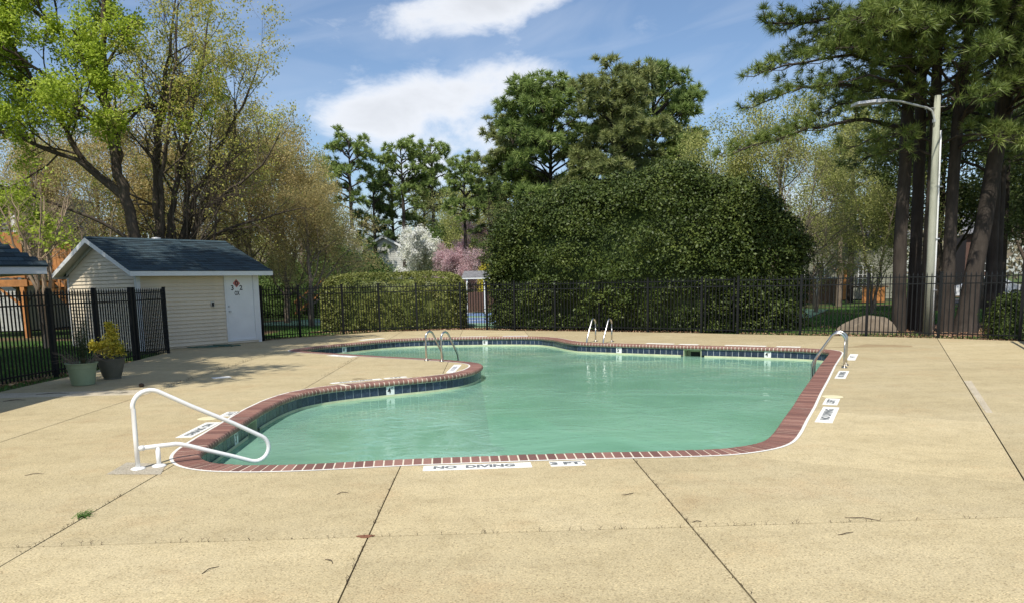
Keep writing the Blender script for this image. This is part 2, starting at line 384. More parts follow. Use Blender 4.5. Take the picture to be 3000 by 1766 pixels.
M['whiterail'] = plain('white_plastic_rail', (0.80, 0.80, 0.78), 0.35, var=0.03, coat=0.2)
M['fascia'] = plain('white_trim_paint', (0.72, 0.72, 0.70), 0.5, var=0.05, scale=3)
M['siding'] = plain('cream_vinyl_siding', (0.68, 0.58, 0.425), 0.5, var=0.06, scale=2.5, rnd=0.05)
M['door'] = plain('white_door_paint', (0.76, 0.76, 0.74), 0.45, var=0.05, scale=2.0)
M['soffit'] = plain('grey_soffit', (0.60, 0.57, 0.50), 0.6, var=0.06)
M['shingle'] = plain('blue_slate_shingle', (0.028, 0.050, 0.062), 0.85, var=0.35, scale=45, bump=0.5, bscale=120, rnd=0.38)
M['greyshingle'] = plain('grey_shingle', (0.16, 0.16, 0.17), 0.85, var=0.3, scale=8)
M['cedar'] = plain('orange_cedar_boards', (0.44, 0.185, 0.055), 0.7, var=0.3, scale=5, rnd=0.18)
M['oldwood'] = plain('weathered_wood', (0.17, 0.105, 0.065), 0.85, var=0.35, scale=6, rnd=0.2)
M['polewood'] = bark('grey_pole_wood', (0.30, 0.31, 0.24), (0.47, 0.47, 0.38), 14, 0.4)
M['lampgrey'] = plain('grey_lamp_metal', (0.50, 0.51, 0.52), 0.45, metal=0.3, var=0.06)
M['pvc'] = plain('white_conduit', (0.80, 0.80, 0.78), 0.4, var=0.03)
M['rock'] = plain('tan_boulder', (0.20, 0.16, 0.115), 0.9, var=0.3, scale=3, bump=0.8, bscale=9)
M['glass'] = plain('dark_window_glass', (0.018, 0.022, 0.025), 0.06, var=0.1, spec=0.8)
M['house_grey'] = siding_mat('grey_clapboard', (0.40, 0.40, 0.36), 0.18)
M['house_olive'] = siding_mat('olive_clapboard', (0.22, 0.22, 0.17), 0.20)
M['housebrick'] = plain('red_brick_wall', (0.11, 0.06, 0.045), 0.9, var=0.35, scale=14, bump=0.4, bscale=25)
M['green_pot'] = plain('sage_green_plastic', (0.27, 0.34, 0.21), 0.5, var=0.07, scale=5)
M['grey_pot'] = plain('grey_brown_plastic', (0.11, 0.11, 0.085), 0.55, var=0.25, scale=4)
M['twig'] = plain('dry_brown_twig', (0.055, 0.035, 0.022), 0.9, var=0.3)
M['drygrass'] = leafmat('dry_grass', (0.18, 0.13, 0.07), (0.30, 0.23, 0.13), (0.42, 0.34, 0.22), 0.8, 0.1)
M['hose'] = plain('green_hose', (0.05, 0.12, 0.09), 0.5, var=0.2)
M['lid'] = plain('cream_skimmer_lid', (0.74, 0.66, 0.42), 0.5, var=0.06)
M['dark'] = plain('dark_recess', (0.02, 0.02, 0.02), 0.8, var=0.2)
M['carpaint'] = plain('white_car_paint', (0.75, 0.76, 0.78), 0.25, var=0.03, coat=0.6)
M['rubber'] = plain('tyre_rubber', (0.015, 0.015, 0.015), 0.8, var=0.2)
M['bluepole'] = plain('blue_pole_stripe', (0.06, 0.18, 0.45), 0.4, var=0.05)
M['red'] = plain('faded_red_sign', (0.52, 0.16, 0.14), 0.5, var=0.25, scale=20)
M['bluetarp'] = plain('blue_plastic', (0.03, 0.14, 0.45), 0.45, var=0.2)
M['bark_grey'] = bark('grey_brown_bark', (0.045, 0.035, 0.027), (0.135, 0.108, 0.083))
M['bark_pine'] = bark('pine_bark', (0.026, 0.021, 0.017), (0.090, 0.074, 0.061), 6.0, 1.0)
M['bark_light'] = bark('pale_twig_bark', (0.13, 0.10, 0.075), (0.30, 0.245, 0.19))
M['bark_crape'] = bark('smooth_tan_bark', (0.26, 0.18, 0.115), (0.46, 0.35, 0.25), 4.0, 0.2)
M['leaf_maple'] = leafmat('fresh_green_leaves', (0.12, 0.165, 0.018), (0.20, 0.25, 0.03), (0.29, 0.33, 0.055), 0.5, 0.5, gain=2.2)
M['leaf_olive'] = leafmat('olive_yellow_leaves', (0.15, 0.17, 0.04), (0.24, 0.24, 0.06), (0.34, 0.28, 0.085), 0.55, 0.5, patch=0.5, gain=2.1)
M['leaf_russet'] = leafmat('russet_spring_leaves', (0.205, 0.185, 0.075), (0.285, 0.24, 0.10), (0.36, 0.285, 0.13), 0.6, 0.45, patch=0.4, gain=1.65)
M['leaf_yg'] = leafmat('yellow_green_leaves', (0.15, 0.175, 0.045), (0.235, 0.25, 0.075), (0.33, 0.32, 0.12), 0.55, 0.4)
M['leaf_green'] = leafmat('mid_green_leaves', (0.05, 0.075, 0.02), (0.085, 0.115, 0.03), (0.13, 0.15, 0.045), 0.5, 0.3, gain=1.2)
M['leaf_cedar'] = leafmat('soft_green_sprays', (0.045, 0.082, 0.018), (0.08, 0.13, 0.028), (0.13, 0.18, 0.045), 0.6, 0.3, gain=1.3)
M['leaf_holly'] = leafmat('glossy_dark_holly', (0.017, 0.029, 0.006), (0.035, 0.052, 0.010), (0.075, 0.094, 0.020), 0.5, 0.05, spec=0.25)
M['leaf_box'] = leafmat('clipped_hedge_leaves', (0.05, 0.066, 0.014), (0.11, 0.125, 0.03), (0.19, 0.185, 0.055), 0.45, 0.15, spec=0.3, gain=1.6)
M['leaf_white'] = leafmat('white_blossom', (0.76, 0.78, 0.60), (0.85, 0.85, 0.78), (0.88, 0.88, 0.85), 0.7, 0.35, gain=1.0)
M['leaf_pink'] = leafmat('pink_blossom', (0.42, 0.27, 0.28), (0.62, 0.44, 0.46), (0.76, 0.62, 0.63), 0.7, 0.5, gain=1.15)
M['leaf_yellow'] = leafmat('yellow_variegated_leaves', (0.10, 0.13, 0.02), (0.36, 0.30, 0.03), (0.55, 0.46, 0.07), 0.45, 0.25, patch=4.0)
M['leaf_dark'] = leafmat('dark_conifer_sprigs', (0.018, 0.032, 0.012), (0.032, 0.050, 0.018), (0.055, 0.075, 0.03), 0.6, 0.1)
M['needle'] = leafmat('long_pine_needles', (0.05, 0.075, 0.018), (0.09, 0.12, 0.028), (0.155, 0.18, 0.05), 0.45, 0.2, patch=0.7, gain=1.9)
M['needle_far'] = leafmat('far_pine_needles', (0.06, 0.088, 0.024), (0.105, 0.14, 0.038), (0.165, 0.20, 0.06), 0.5, 0.3, patch=0.35, gain=2.3)
M['needle_olive'] = leafmat('olive_pine_needles', (0.07, 0.085, 0.03), (0.12, 0.135, 0.048), (0.175, 0.185, 0.07), 0.5, 0.3, patch=0.35, gain=2.3)
M['needle_dark'] = leafmat('deep_green_needles', (0.048, 0.075, 0.024), (0.085, 0.12, 0.036), (0.135, 0.17, 0.055), 0.5, 0.3, patch=0.35, gain=1.8)
M['far_woods'] = leafmat('bare_spring_woods', (0.16, 0.13, 0.10), (0.24, 0.205, 0.14), (0.30, 0.28, 0.17), 0.8, 0.2, patch=0.12, gain=1.1)

# ------------------------------------------------------------------ pool outline (outer edge of the coping, metres)
OUT = [(-3.17,7.63),(-3.05,7.36),(-2.9,7.16),(-2.75,7.04),(-2.59,6.96),(-2.28,6.88),(-1.83,6.86),(-1.45,6.89),(-1.06,6.94),(-0.73,6.97),(-0.15,7.0),(0.45,7.02),(1.02,7.03),(1.5,7.01),(1.93,7.01),(2.3,7.02),(2.53,7.1),(2.76,7.21),(2.9,7.31),(3.05,7.47),(3.18,7.68),(3.39,8.06),(3.72,8.7),(4.18,9.56),(4.71,10.6),(5.52,12.14),(6.53,14.09),(7.45,15.8),(7.81,16.49),(7.89,16.76),(7.9,17.08),(7.78,17.34),(7.36,17.83),(6.49,18.41),(5.55,18.98),(4.66,19.56),(3.4,20.38),(2.67,20.96),(2.44,21.66),(2.22,22.64),(1.85,23.4),(1.22,23.80),(0.12,24.05),(-1.24,24.17),(-2.2,24.08),(-2.82,23.82),(-3.38,23.38),(-3.88,22.75),(-4.38,22.18),(-4.73,21.78),(-4.9,21.42),(-5.05,21.07),(-5.18,20.75),(-5.22,20.42),(-5.1,20.08),(-4.83,19.81),(-4.45,19.48),(-4.06,19.13),(-3.7,18.82),(-3.14,18.36),(-2.57,17.89),(-1.7,17.24),(-0.99,16.65),(-0.52,16.15),(-0.36,15.87),(-0.31,15.55),(-0.35,15.16),(-0.43,14.8),(-0.54,14.48),(-0.69,14.23),(-0.92,14.01),(-1.14,13.83),(-1.45,13.66),(-1.78,13.45),(-2.11,13.26),(-2.42,13.05),(-2.71,12.82),(-2.92,12.57),(-3.16,12.13),(-3.3,11.41),(-3.33,10.48),(-3.29,9.48),(-3.26,8.66),(-3.24,8.13),(-3.22,7.89)]
def resample(P, step):
    P = np.asarray(P, float); Q = np.vstack([P, P[:1]])
    L = np.r_[0, np.cumsum(np.linalg.norm(np.diff(Q, axis=0), axis=1))]
    n = max(8, int(round(L[-1]/step))); s = np.arange(n)*L[-1]/n
    return np.stack([np.interp(s, L, Q[:, i]) for i in range(2)], 1)
def gsmooth(P, step, sig):
    k = int(4*sig/step); w = np.exp(-0.5*(np.arange(-k, k+1)*step/sig)**2); w /= w.sum()
    n = len(P); out = np.zeros_like(P)
    for i, ww in zip(range(-k, k+1), w): out += ww*np.roll(P, -i, axis=0)
    return out
def offs(P, d):
    """offset inward (curve runs anticlockwise)"""
    T = np.roll(P, -1, 0)-np.roll(P, 1, 0); T /= np.linalg.norm(T, axis=1, keepdims=True)
    return P + d*np.stack([-T[:, 1], T[:, 0]], 1)
EDGE = gsmooth(resample(OUT, 0.03), 0.03, 0.16)
EDGE = resample(EDGE, 0.03)
COPW = 0.265
WALL = resample(offs(EDGE, COPW-0.03), 0.1)
ring_of = lambda P, d, step: resample(offs(P, d), step)

# ------------------------------------------------------------------ ground, court
gm = MB()
def ring_sheet(mb, A, B, za, zb):
    n = len(A); b = len(mb.v)
    mb.v += [(x, y, za) for x, y in A] + [(x, y, zb) for x, y in B]
    mb.f += [(b+i, b+(i+1) % n, b+n+(i+1) % n, b+n+i) for i in range(n)]
def fill_loops(loops, z):
    bm = bmesh.new(); es = []
    for lp in loops:
        vs = [bm.verts.new((x, y, z)) for x, y in lp]
        es += [bm.edges.new((vs[i], vs[(i+1) % len(vs)])) for i in range(len(vs))]
    bmesh.ops.triangle_fill(bm, use_beauty=True, use_dissolve=False, edges=es)
    bmesh.ops.recalc_face_normals(bm, faces=bm.faces)
    for f in bm.faces:
        if f.normal.z < 0: f.normal_flip()
    return bm
bm = fill_loops([[(-700, -300), (700, -300), (700, 1500), (-700, 1500)], [tuple(p) for p in resample(offs(EDGE, COPW-0.06), 0.6)]], -0.06)
me = bpy.data.meshes.new('ground'); bm.to_mesh(me); bm.free()
link('ground', me, M['ground'], kind='structure', label='lawn and leaf-strewn ground around the pool')
e2 = np.array([0.485, 0.875]); e1 = np.array([-0.875, 0.485]); CA = np.array([9.6, 24.6])
def crect(a0, a1, b0, b1, z): return [(*(CA+e1*a+e2*b), z) for a, b in ((a0, b0), (a0, b1), (a1, b1), (a1, b0))]
link('tennis_court', MB().prism(crect(0, 24, 0, 17, -0.05), (0, 0, 0.03)).mesh('court'), M['court_green'], kind='structure', label='green painted tennis court apron behind the clipped hedge')
link('court_surface', MB().prism(crect(2.5, 22, 2.4, 7.2, -0.018), (0, 0, 0.003)).mesh('court_blue'), M['court_blue'], kind='structure')
link('court_surface', MB().prism(crect(2.5, 22, 9.0, 12.5, -0.018), (0, 0, 0.003)).mesh('court_blue'), M['court_blue'], kind='structure')
for a0, a1, b0, b1 in ((2.5, 22, 2.4, 2.48), (2.5, 22, 7.12, 7.2), (2.5, 22, 4.7, 4.78), (2.5, 22, 12.42, 12.5), (8, 8.08, 2.48, 7.12), (14, 14.08, 2.48, 7.12)):
    link('court_line', MB().prism(crect(a0, a1, b0, b1, -0.0135), (0, 0, 0.003)).mesh('court_line'), M['paint'], kind='structure')
# pine straw bed under the right-hand pines
bed = []
for i in range(40):
    w = 2*math.pi*i/40; rr = 1+0.12*math.sin(3*w+1)+0.08*math.sin(7*w)
    bed.append((16.2+4.9*rr*math.cos(w)*0.9, 23.2+3.3*rr*math.sin(w)))
bm = fill_loops([bed], -0.045); me = bpy.data.meshes.new('straw_bed'); bm.to_mesh(me); bm.free()
link('straw_bed', me, M['straw'], kind='structure')

# ------------------------------------------------------------------ concrete deck cut into slabs by its joints
DECK = [(-8.2, -5), (9, -5), (9, 2.0), (6.6, 5.4), (12.45, 16.55), (13.15, 18.25), (12.0, 19.55), (10.6, 20.75), (9.1, 21.7), (7.6, 22.75), (6.7, 23.45), (5.2, 24.4),
        (3.8, 25.35), (2.4, 26.1), (1.0, 26.75), (0.1, 27.45), (-0.9, 28.1), (-2.6, 27.95), (-3.8, 27.75), (-4.9, 26.7), (-6.15, 25.75), (-6.75, 24.95),
        (-7.02, 24.28), (-9.2, 21.62), (-8.45, 20.4), (-8.2, 16.6)]
deck_bm = fill_loops([DECK, [tuple(p) for p in resample(EDGE, 0.08)]], 0.0)
pieces = [deck_bm]
def cut(p, d, test=lambda c: True, gap=0.006):
    global pieces
    out = []; nrm = Vector((d[1], -d[0], 0)).normalized(); P0 = Vector((p[0], p[1], 0))
    for bm in pieces:
        xs = [v.co for v in bm.verts]
        if not xs: continue
        a = sum(f.calc_area() for f in bm.faces); c = sum((f.calc_center_median()*f.calc_area() for f in bm.faces), Vector())/max(a, 1e-6)
        sd_ = [(v-P0).dot(nrm) for v in xs]
        if not test(c) or min(sd_) > -0.01 or max(sd_) < 0.01: out.append(bm); continue
        for sgn in (1, -1):
            b2 = bm.copy(); geo = b2.verts[:]+b2.edges[:]+b2.faces[:]
            bmesh.ops.bisect_plane(b2, geom=geo, dist=1e-5, plane_co=P0+nrm*sgn*gap, plane_no=nrm*sgn, clear_inner=True)
            if b2.faces: out.append(b2)
            else: b2.free()
        bm.free()
    pieces = out
RD = (0.478, 0.878)
side = lambda c: (c.x-4.31)*RD[1]-(c.y-5.88)*RD[0]
cut((4.31, 5.88), RD, gap=0.0065)
cut((-5.45, 0), (0, 1), lambda c: side(c) < 0, 0.007)
inner = lambda c: side(c) < 0 and c.x > -5.45
cut((0, 4.95), (1, 0), lambda c: side(c) < 0, 0.005)
near = lambda c: inner(c) and c.y < 4.95
for x, g in ((-2.99, 0.005), (-0.81, 0.005), (1.355, 0.006)):
    cut((x, 0), (0, 1), near, g)
cut((-2.99, 0), (0, 1), lambda c: inner(c) and c.y > 4.95, 0.006)
for x, g in ((-0.81, 0.005), (1.355, 0.006)):
    cut((x, 0), (0, 1), lambda c: inner(c) and c.y > 4.95 and c.x > -2.9, g)
rightp = lambda c: inner(c) and c.y > 4.95 and c.x > 1.4
cut((2.3, 6.98), (1.93, -1.25), rightp, 0.003)
cut((4.26, 9.2), (1.63, -1.11), lambda c: rightp(c) and c.y > 6.5, 0.003)
cut((8.05, 17.0), (1.63, -0.6), lambda c: rightp(c) and c.y > 8, 0.003)
cut((4.31, 5.88), (0.878, -0.478), lambda c: side(c) > 0, 0.004)
cut((8.9, 14.3), (0.878, -0.478), lambda c: side(c) > 0, 0.004)
for y in (9.0, 12.35, 12.95, 17.6):
    cut((0, y), (1, 0), lambda c: c.x < -5.45, 0.004)
deck = empty('pool_deck', (0, 0, 0), kind='structure', label='tan aggregate concrete pool deck cut into slabs')
for bm in pieces:
    a = sum(f.calc_area() for f in bm.faces)
    if a < 0.05: bm.free(); continue
    c = sum((f.calc_center_median()*f.calc_area() for f in bm.faces), Vector())/a
    bed_edges = [e for e in bm.edges if len(e.link_faces) == 1]
    ex = bmesh.ops.extrude_edge_only(bm, edges=bed_edges)
    for v in [g for g in ex['geom'] if isinstance(g, bmesh.types.BMVert)]: v.co.z -= 0.1
    bmesh.ops.recalc_face_normals(bm, faces=bm.faces)
    me = bpy.data.meshes.new('slab'); bm.to_mesh(me); bm.free()
    light = c.x < -5.45 and 12.3 < c.y < 13.0
    link('slab', me, M['deck_light'] if light else M['deck'], deck)
soil_bm = fill_loops([DECK, [tuple(p) for p in resample(offs(EDGE, 0.02), 0.2)]], -0.02)
me = bpy.data.meshes.new('joint_bed'); soil_bm.to_mesh(me); soil_bm.free()
link('joint_bed', me, M['soil'], deck)

# ------------------------------------------------------------------ pool
pool = empty('swimming_pool', (1.5, 14.0, 0), kind='structure', label='freeform swimming pool of murky green water')
P0 = Vector((1.5, 14.0, 0))
def pl(name, me, m, **k):      # pool part given in world metres
    me.transform(Matrix.Translation(-P0)); return link(name, me, m, pool, **k)
mb = MB(); ring_sheet(mb, offs(EDGE, -0.028), offs(EDGE, 0.004), 0.004, 0.004); mb.f = [tuple(reversed(f)) for f in mb.f]
pl('caulk_line', mb.mesh('caulk_line'), M['caulk'])
mb = MB(); n_ = len(EDGE)
mprof = [(0.01, 0.0035), (0.89, 0.0035), (0.945, -0.005), (0.98, -0.020), (0.988, -0.036), (0.972, -0.056), (0.93, -0.076), (0.80, -0.085)]
for (ta, za), (tb, zb) in zip(mprof[:-1], mprof[1:]): ring_sheet(mb, offs(EDGE, COPW*tb), offs(EDGE, COPW*ta), zb, za)
pl('mortar_bed', mb.mesh('mortar_bed'), M['mortar'])
# coping bricks
Lout = np.r_[0, np.cumsum(np.linalg.norm(np.diff(np.vstack([EDGE, EDGE[:1]]), axis=0), axis=1))]
mid = offs(EDGE, COPW*0.5); Lmid = np.r_[0, np.cumsum(np.linalg.norm(np.diff(np.vstack([mid, mid[:1]]), axis=0), axis=1))]
NB = int(round(Lmid[-1]/0.0905))
INN = offs(EDGE, COPW)
def at_ring(A, f):
    A2 = np.vstack([A, A[:1]]); i = np.interp(f, Lmid, np.arange(len(A2)))
    k = min(int(i), len(A2)-2); return A2[k]+(A2[k+1]-A2[k])*(i-k)
bricks = []
rng = np.random.default_rng(5)
for i in range(NB):
    s0, s1 = Lmid[-1]*(i+0.085)/NB, Lmid[-1]*(i+0.915)/NB
    a0, a1 = at_ring(EDGE, s0), at_ring(EDGE, s1); b0, b1 = at_ring(INN, s0), at_ring(INN, s1)
    c = (a0+a1+b0+b1)/4; h = 0.007+rng.normal(0, 0.0012)
    prof = [(0.02, -0.06), (0.02, h-0.003), (0.035, h), (0.90, h), (0.955, h-0.008), (0.99, h-0.026), (1.0, h-0.042), (0.985, h-0.062), (0.94, h-0.08)]
    vs = []
    for (A, B) in ((a0, b0), (a1, b1)):
        for t, z in prof: q = A+(B-A)*t; vs.append((q[0]-c[0], q[1]-c[1], z))
    k = len(prof)
    fs = [tuple(range(k)), tuple(range(2*k-1, k-1, -1))]+[(j, k+j, k+(j+1) % k, (j+1) % k) for j in range(k)]
    bricks.append((c, vs, fs))
dist = np.array([np.hypot(*b[0]) for b in bricks]); order = np.argsort(dist); keep = set(order[:298].tolist())
rest = MB()
for i, (c, vs, fs) in enumerate(bricks):
    if i in keep:
        me = bpy.data.meshes.new('brick'); me.from_pydata(vs, [], fs); me.update()
        link('brick', me, M['brick'], pool, loc=(c[0]-P0.x, c[1]-P0.y, 0))
    else:
        rest.add([(x+c[0], y+c[1], z) for x, y, z in vs], fs)
o = pl('far_coping_bricks', rest.mesh('far_coping_bricks'), M['brick']); tag(o, kind='stuff')
# waterline tiles
TP = resample(offs(EDGE, COPW-0.045), 0.152); nt_ = len(TP)
tile_me = MB().box((-0.0715, -0.008, -0.227), (0.0715, 0.002, -0.086)).mesh('tile'); tile_me.materials.append(M['tile'])
deep = lambda y: -0.95 - 1.5*min(1, max(0, (y-10)/9.0))**1.2
skims = [(-3.04, 10.15), (-4.55, 20.95), (5.2, 18.95)]   # skimmer mouths
markers = [((-3.05, 9.35), '3', 'FT'), ((-1.62, 13.30), '4', 'FT'), ((-4.0, 22.3), '8', '1/2'), ((0.0, 23.8), '8', '1/2'), ((3.55, 20.05), '5', 'FT'), ((6.75, 17.98), '4', 'FT')]
vis = []; hid = MB()
used = set()
mk = {}
for (p, a, b) in markers:
    j = int(np.argmin(np.hypot(TP[:, 0]-p[0], TP[:, 1]-p[1]))); mk[j] = (a, b)
sk = {}
for p in skims:
    j = int(np.argmin(np.hypot(TP[:, 0]-p[0], TP[:, 1]-p[1]))); sk[j] = 1
for j in range(nt_):
    q0, q1 = TP[j], TP[(j+1) % nt_]; c = (q0+q1)/2; t = q1-q0; ang = math.atan2(t[1], t[0])
    nrm = np.array([-t[1], t[0]])/np.linalg.norm(t)      # towards the water
    facing = np.dot(nrm, -c/np.linalg.norm(c))
    loc = (c[0]-P0.x, c[1]-P0.y, 0)
    if j in sk or (j-1) % nt_ in sk or (j+1) % nt_ in sk: continue
    if j in mk:
        dt = link('depth_tile', MB().box((-0.0735, -0.008, -0.228), (0.0735, 0.005, -0.084)).mesh('depth_tile'), M['whitetile'], pool, loc=loc, rot=(0, 0, ang), label='white depth tile reading '+mk[j][0]+' feet')
        a, b = mk[j]
        # text faces the water (+y local): rotate so it reads from the pool
        tm = text_mesh(a, 0.135, 0.004, 0.9); link('number', tm, M['letter_black'], dt, loc=(0.022, 0.0065, -0.157), rot=(R(90), 0, R(180)))
        tm = text_mesh(b, 0.05, 0.001, 0.8); link('number', tm, M['letter_black'], dt, loc=(-0.035, 0.0065, -0.118), rot=(R(90), 0, R(180)))
        continue
    if facing > -0.05: link('tile', tile_me, None, pool, loc=loc, rot=(0, 0, ang))
    else:
        cs, sn = math.cos(ang), math.sin(ang)
        vs = [(c[0]+v.co.x*cs-v.co.y*sn, c[1]+v.co.x*sn+v.co.y*cs, v.co.z) for v in tile_me.vertices]
        hid.add(vs, [tuple(p.vertices) for p in tile_me.polygons])
o = pl('hidden_wall_tiles', hid.mesh('hidden_wall_tiles'), M['tile']); tag(o, kind='stuff')
for p in skims:      # skimmer mouths
    j = int(np.argmin(np.hypot(TP[:, 0]-p[0], TP[:, 1]-p[1])))
    q0, q1 = TP[j], TP[(j+1) % nt_]; c = (q0+q1)/2; t = q1-q0; ang = math.atan2(t[1], t[0])
    mb = MB()
    mb.box((-0.228, -0.30, -0.30), (-0.215, 0.002, -0.084)).box((0.215, -0.30, -0.30), (0.228, 0.002, -0.084)).box((-0.228, -0.32, -0.30), (0.228, -0.30, -0.084)).box((-0.215, -0.30, -0.097), (0.215, 0.002, -0.084))
    mb.box((-0.14, -0.26, -0.30), (0.14, -0.245, -0.13))
    sk_o = link('skimmer', mb.mesh('skimmer'), M['plaster'], pool, loc=(c[0]-P0.x, c[1]-P0.y, 0), rot=(0, 0, ang))
    link('throat', MB().box((-0.12, -0.243, -0.29), (0.12, -0.24, -0.16)).mesh('throat'), M['dark'], sk_o)
# plaster wall, ledge and floor
gap = []
wl_ = resample(offs(EDGE, COPW-0.048), 0.1)
mb = MB(); n = len(wl_)
skip = lambda q: any(np.hypot(q[0]-p[0], q[1]-p[1]) < 0.30 for p in [tuple((TP[int(np.argmin(np.hypot(TP[:, 0]-s[0], TP[:, 1]-s[1])))]+TP[(int(np.argmin(np.hypot(TP[:, 0]-s[0], TP[:, 1]-s[1])))+1) % nt_])/2) for s in skims])
for i in range(n):
    a, b = wl_[i], wl_[(i+1) % n]
    if skip((a+b)/2): continue
    mb.add([(a[0], a[1], -0.24), (b[0], b[1], -0.24), (b[0], b[1], -0.082), (a[0], a[1], -0.082)], [(0, 1, 2, 3)])
pl('grout_bed', mb.mesh('grout_bed'), M['grout'])
w2 = offs(wl_, 0.008); w2 = gsmooth(w2, 0.1, 0.12); w3 = gsmooth(offs(w2, 0.22), 0.1, 0.3)
mb = MB(); b0 = 0
for i in range(n):
    a, b, c_, d_ = w2[i], w2[(i+1) % n], w3[(i+1) % n], w3[i]
    if not skip((a+b)/2): mb.add([(a[0], a[1], -0.32), (b[0], b[1], -0.32), (b[0], b[1], -0.2285), (a[0], a[1], -0.2285)], [(0, 1, 2, 3)])
    mb.add([(a[0], a[1], -0.32), (b[0], b[1], -0.32), (c_[0], c_[1], deep(c_[1])), (d_[0], d_[1], deep(d_[1]))], [(3, 2, 1, 0)])
pl('plaster_wall', mb.mesh('plaster_wall', True), M['plaster'])
bm = fill_loops([[tuple(p) for p in w3]], 0)
for v in bm.verts: v.co.z = deep(v.co.y)
me = bpy.data.meshes.new('pool_floor'); bm.to_mesh(me); bm.free(); pl('pool_floor', me, M['floor'])
bm = fill_loops([[tuple(p) for p in offs(wl_, -0.25)]], -0.264); me = bpy.data.meshes.new('water'); bm.to_mesh(me); bm.free()
link('water', me, M['water'], kind='structure', label='murky green pool water reflecting the sky')
# ------------------------------------------------------------------ painted warnings on the deck
def marking(corner, along, up_, w, h, txt, tsize, label, m=None, sx=1.15, tx=0.5):
    """corner: lower left, along: reading direction, up_: towards the pool"""
    a = np.array(along, float); a /= np.linalg.norm(a); ang = math.atan2(a[1], a[0])
    o = link('depth_marking', MB().box((0, 0, 0.001), (w, h, 0.004)).mesh('marking_patch'), M['paint'], loc=(corner[0], corner[1], 0), rot=(0, 0, ang), label=label, cat='sign', group='painted warnings on the deck')
    if txt:
        link('lettering', text_mesh(txt, tsize, tsize*0.045, sx), m or M['letter'], o, loc=(w*tx, h*0.5, 0.0052))
    return o
marking((-0.59, 6.725), (1, 0.03), None, 0.985, 0.19, 'NO  DIVING', 0.135, 'long white NO DIVING panel at the near pool edge', sx=1.0, tx=0.47)
marking((0.565, 6.76), (1, 0.03), None, 0.32, 0.19, '3 FT.', 0.135, 'short white 3 FT. panel at the near pool edge')
marking((-3.51, 9.56), (0, -1), None, 0.96, 0.185, 'NO DIVING', 0.125, 'white NO DIVING panel left of the pool, beside the white handrail')
marking((-3.51, 10.36), (0, -1), None, 0.36, 0.175, '3 FT', 0.12, 'small white 3 FT panel left of the pool, beyond the handrail')
rd = (0.478, 0.878)
marking((3.92, 8.46), rd, None, 1.16, 0.19, 'NO DIVING', 0.13, 'white NO DIVING panel right of the pool, nearest one', sx=1.2)
marking((4.53, 9.66), rd, None, 0.57, 0.18, '3.5FT', 0.13, 'white 3.5FT panel right of the pool beside the cream lid', sx=1.2)
marking((5.84, 12.2), rd, None, 1.12, 0.165, 'NO DIVING', 0.125, 'white NO DIVING panel just before the right-hand ladder', sx=1.2)
marking((7.3, 14.87), rd, None, 1.36, 0.16, '4 FT', 0.12, 'white 4 FT panel just behind the right-hand ladder', sx=1.2)
marking((-2.64, 13.13), (0.82, 0.5), None, 0.93, 0.13, 'NO DIVING', 0.10, 'white NO DIVING panel above the 4 FT tile on the left curve')
marking((-1.80, 13.65), (0.86, 0.42), None, 0.42, 0.13, '4 FT', 0.10, 'short white 4 FT panel on the left curve of the pool')
marking((-0.60, 14.38), (0.07, 1), None, 1.42, 0.16, 'NO DIVING', 0.12, 'worn white panel on the tip of the deck peninsula', m=M['letter_faint'])
marking((-3.85, 18.62), (0.76, -0.65), None, 0.9, 0.22, '8 FT', 0.12, 'white panel on the far left edge of the peninsula', m=M['letter_faint'])
for p, a, w, h, lab in (((-3.75, 23.62), (0.55, 0.62), 0.9, 0.25, 'white panel on the far deck above the left 8 foot tile'), ((0.05, 24.27), (-1, 0.02), 0.85, 0.28, 'white panel on the far deck left of centre, behind the back coping'),
                        ((1.35, 24.05), (-1, 0.2), 0.8, 0.26, 'white panel on the far deck where the back coping bends'),
                        ((4.2, 20.05), (0.83, -0.55), 0.75, 0.2, 'small white panel right of the far ladder'), ((4.95, 19.55), (0.83, -0.55), 0.5, 0.2, 'small white panel above the far skimmer mouth'),
                        ((5.95, 18.93), (0.84, -0.54), 1.0, 0.2, 'long white panel above the right 4 foot tile'), ((7.0, 18.25), (0.84, -0.54), 0.55, 0.2, 'short white panel near the far right pool corner')):
    marking(p, a, None, w, h, None, 0.1, lab)
link('paper_scrap', MB().box((0, 0, 0.001), (0.32, 0.24, 0.006)).mesh('paper_scrap'), M['paint'], loc=(-5.05, 14.3, 0), rot=(0, 0, 0.5), label='white square patch lying on the deck left of the pool', cat='patch')
for (x, y, lab) in ((4.79, 10.36, 'round cream skimmer lid on the right deck'), (-3.58, 9.86, 'round cream skimmer lid behind the white handrail')):
    link('skimmer_lid', MB().lathe([(0.135, 0.0005), (0.14, 0.004), (0.13, 0.008), (0.0, 0.009)], 32).mesh('skimmer_lid'), M['lid'], loc=(x, y, 0), label=lab, cat='lid', group='skimmer lids in the deck')
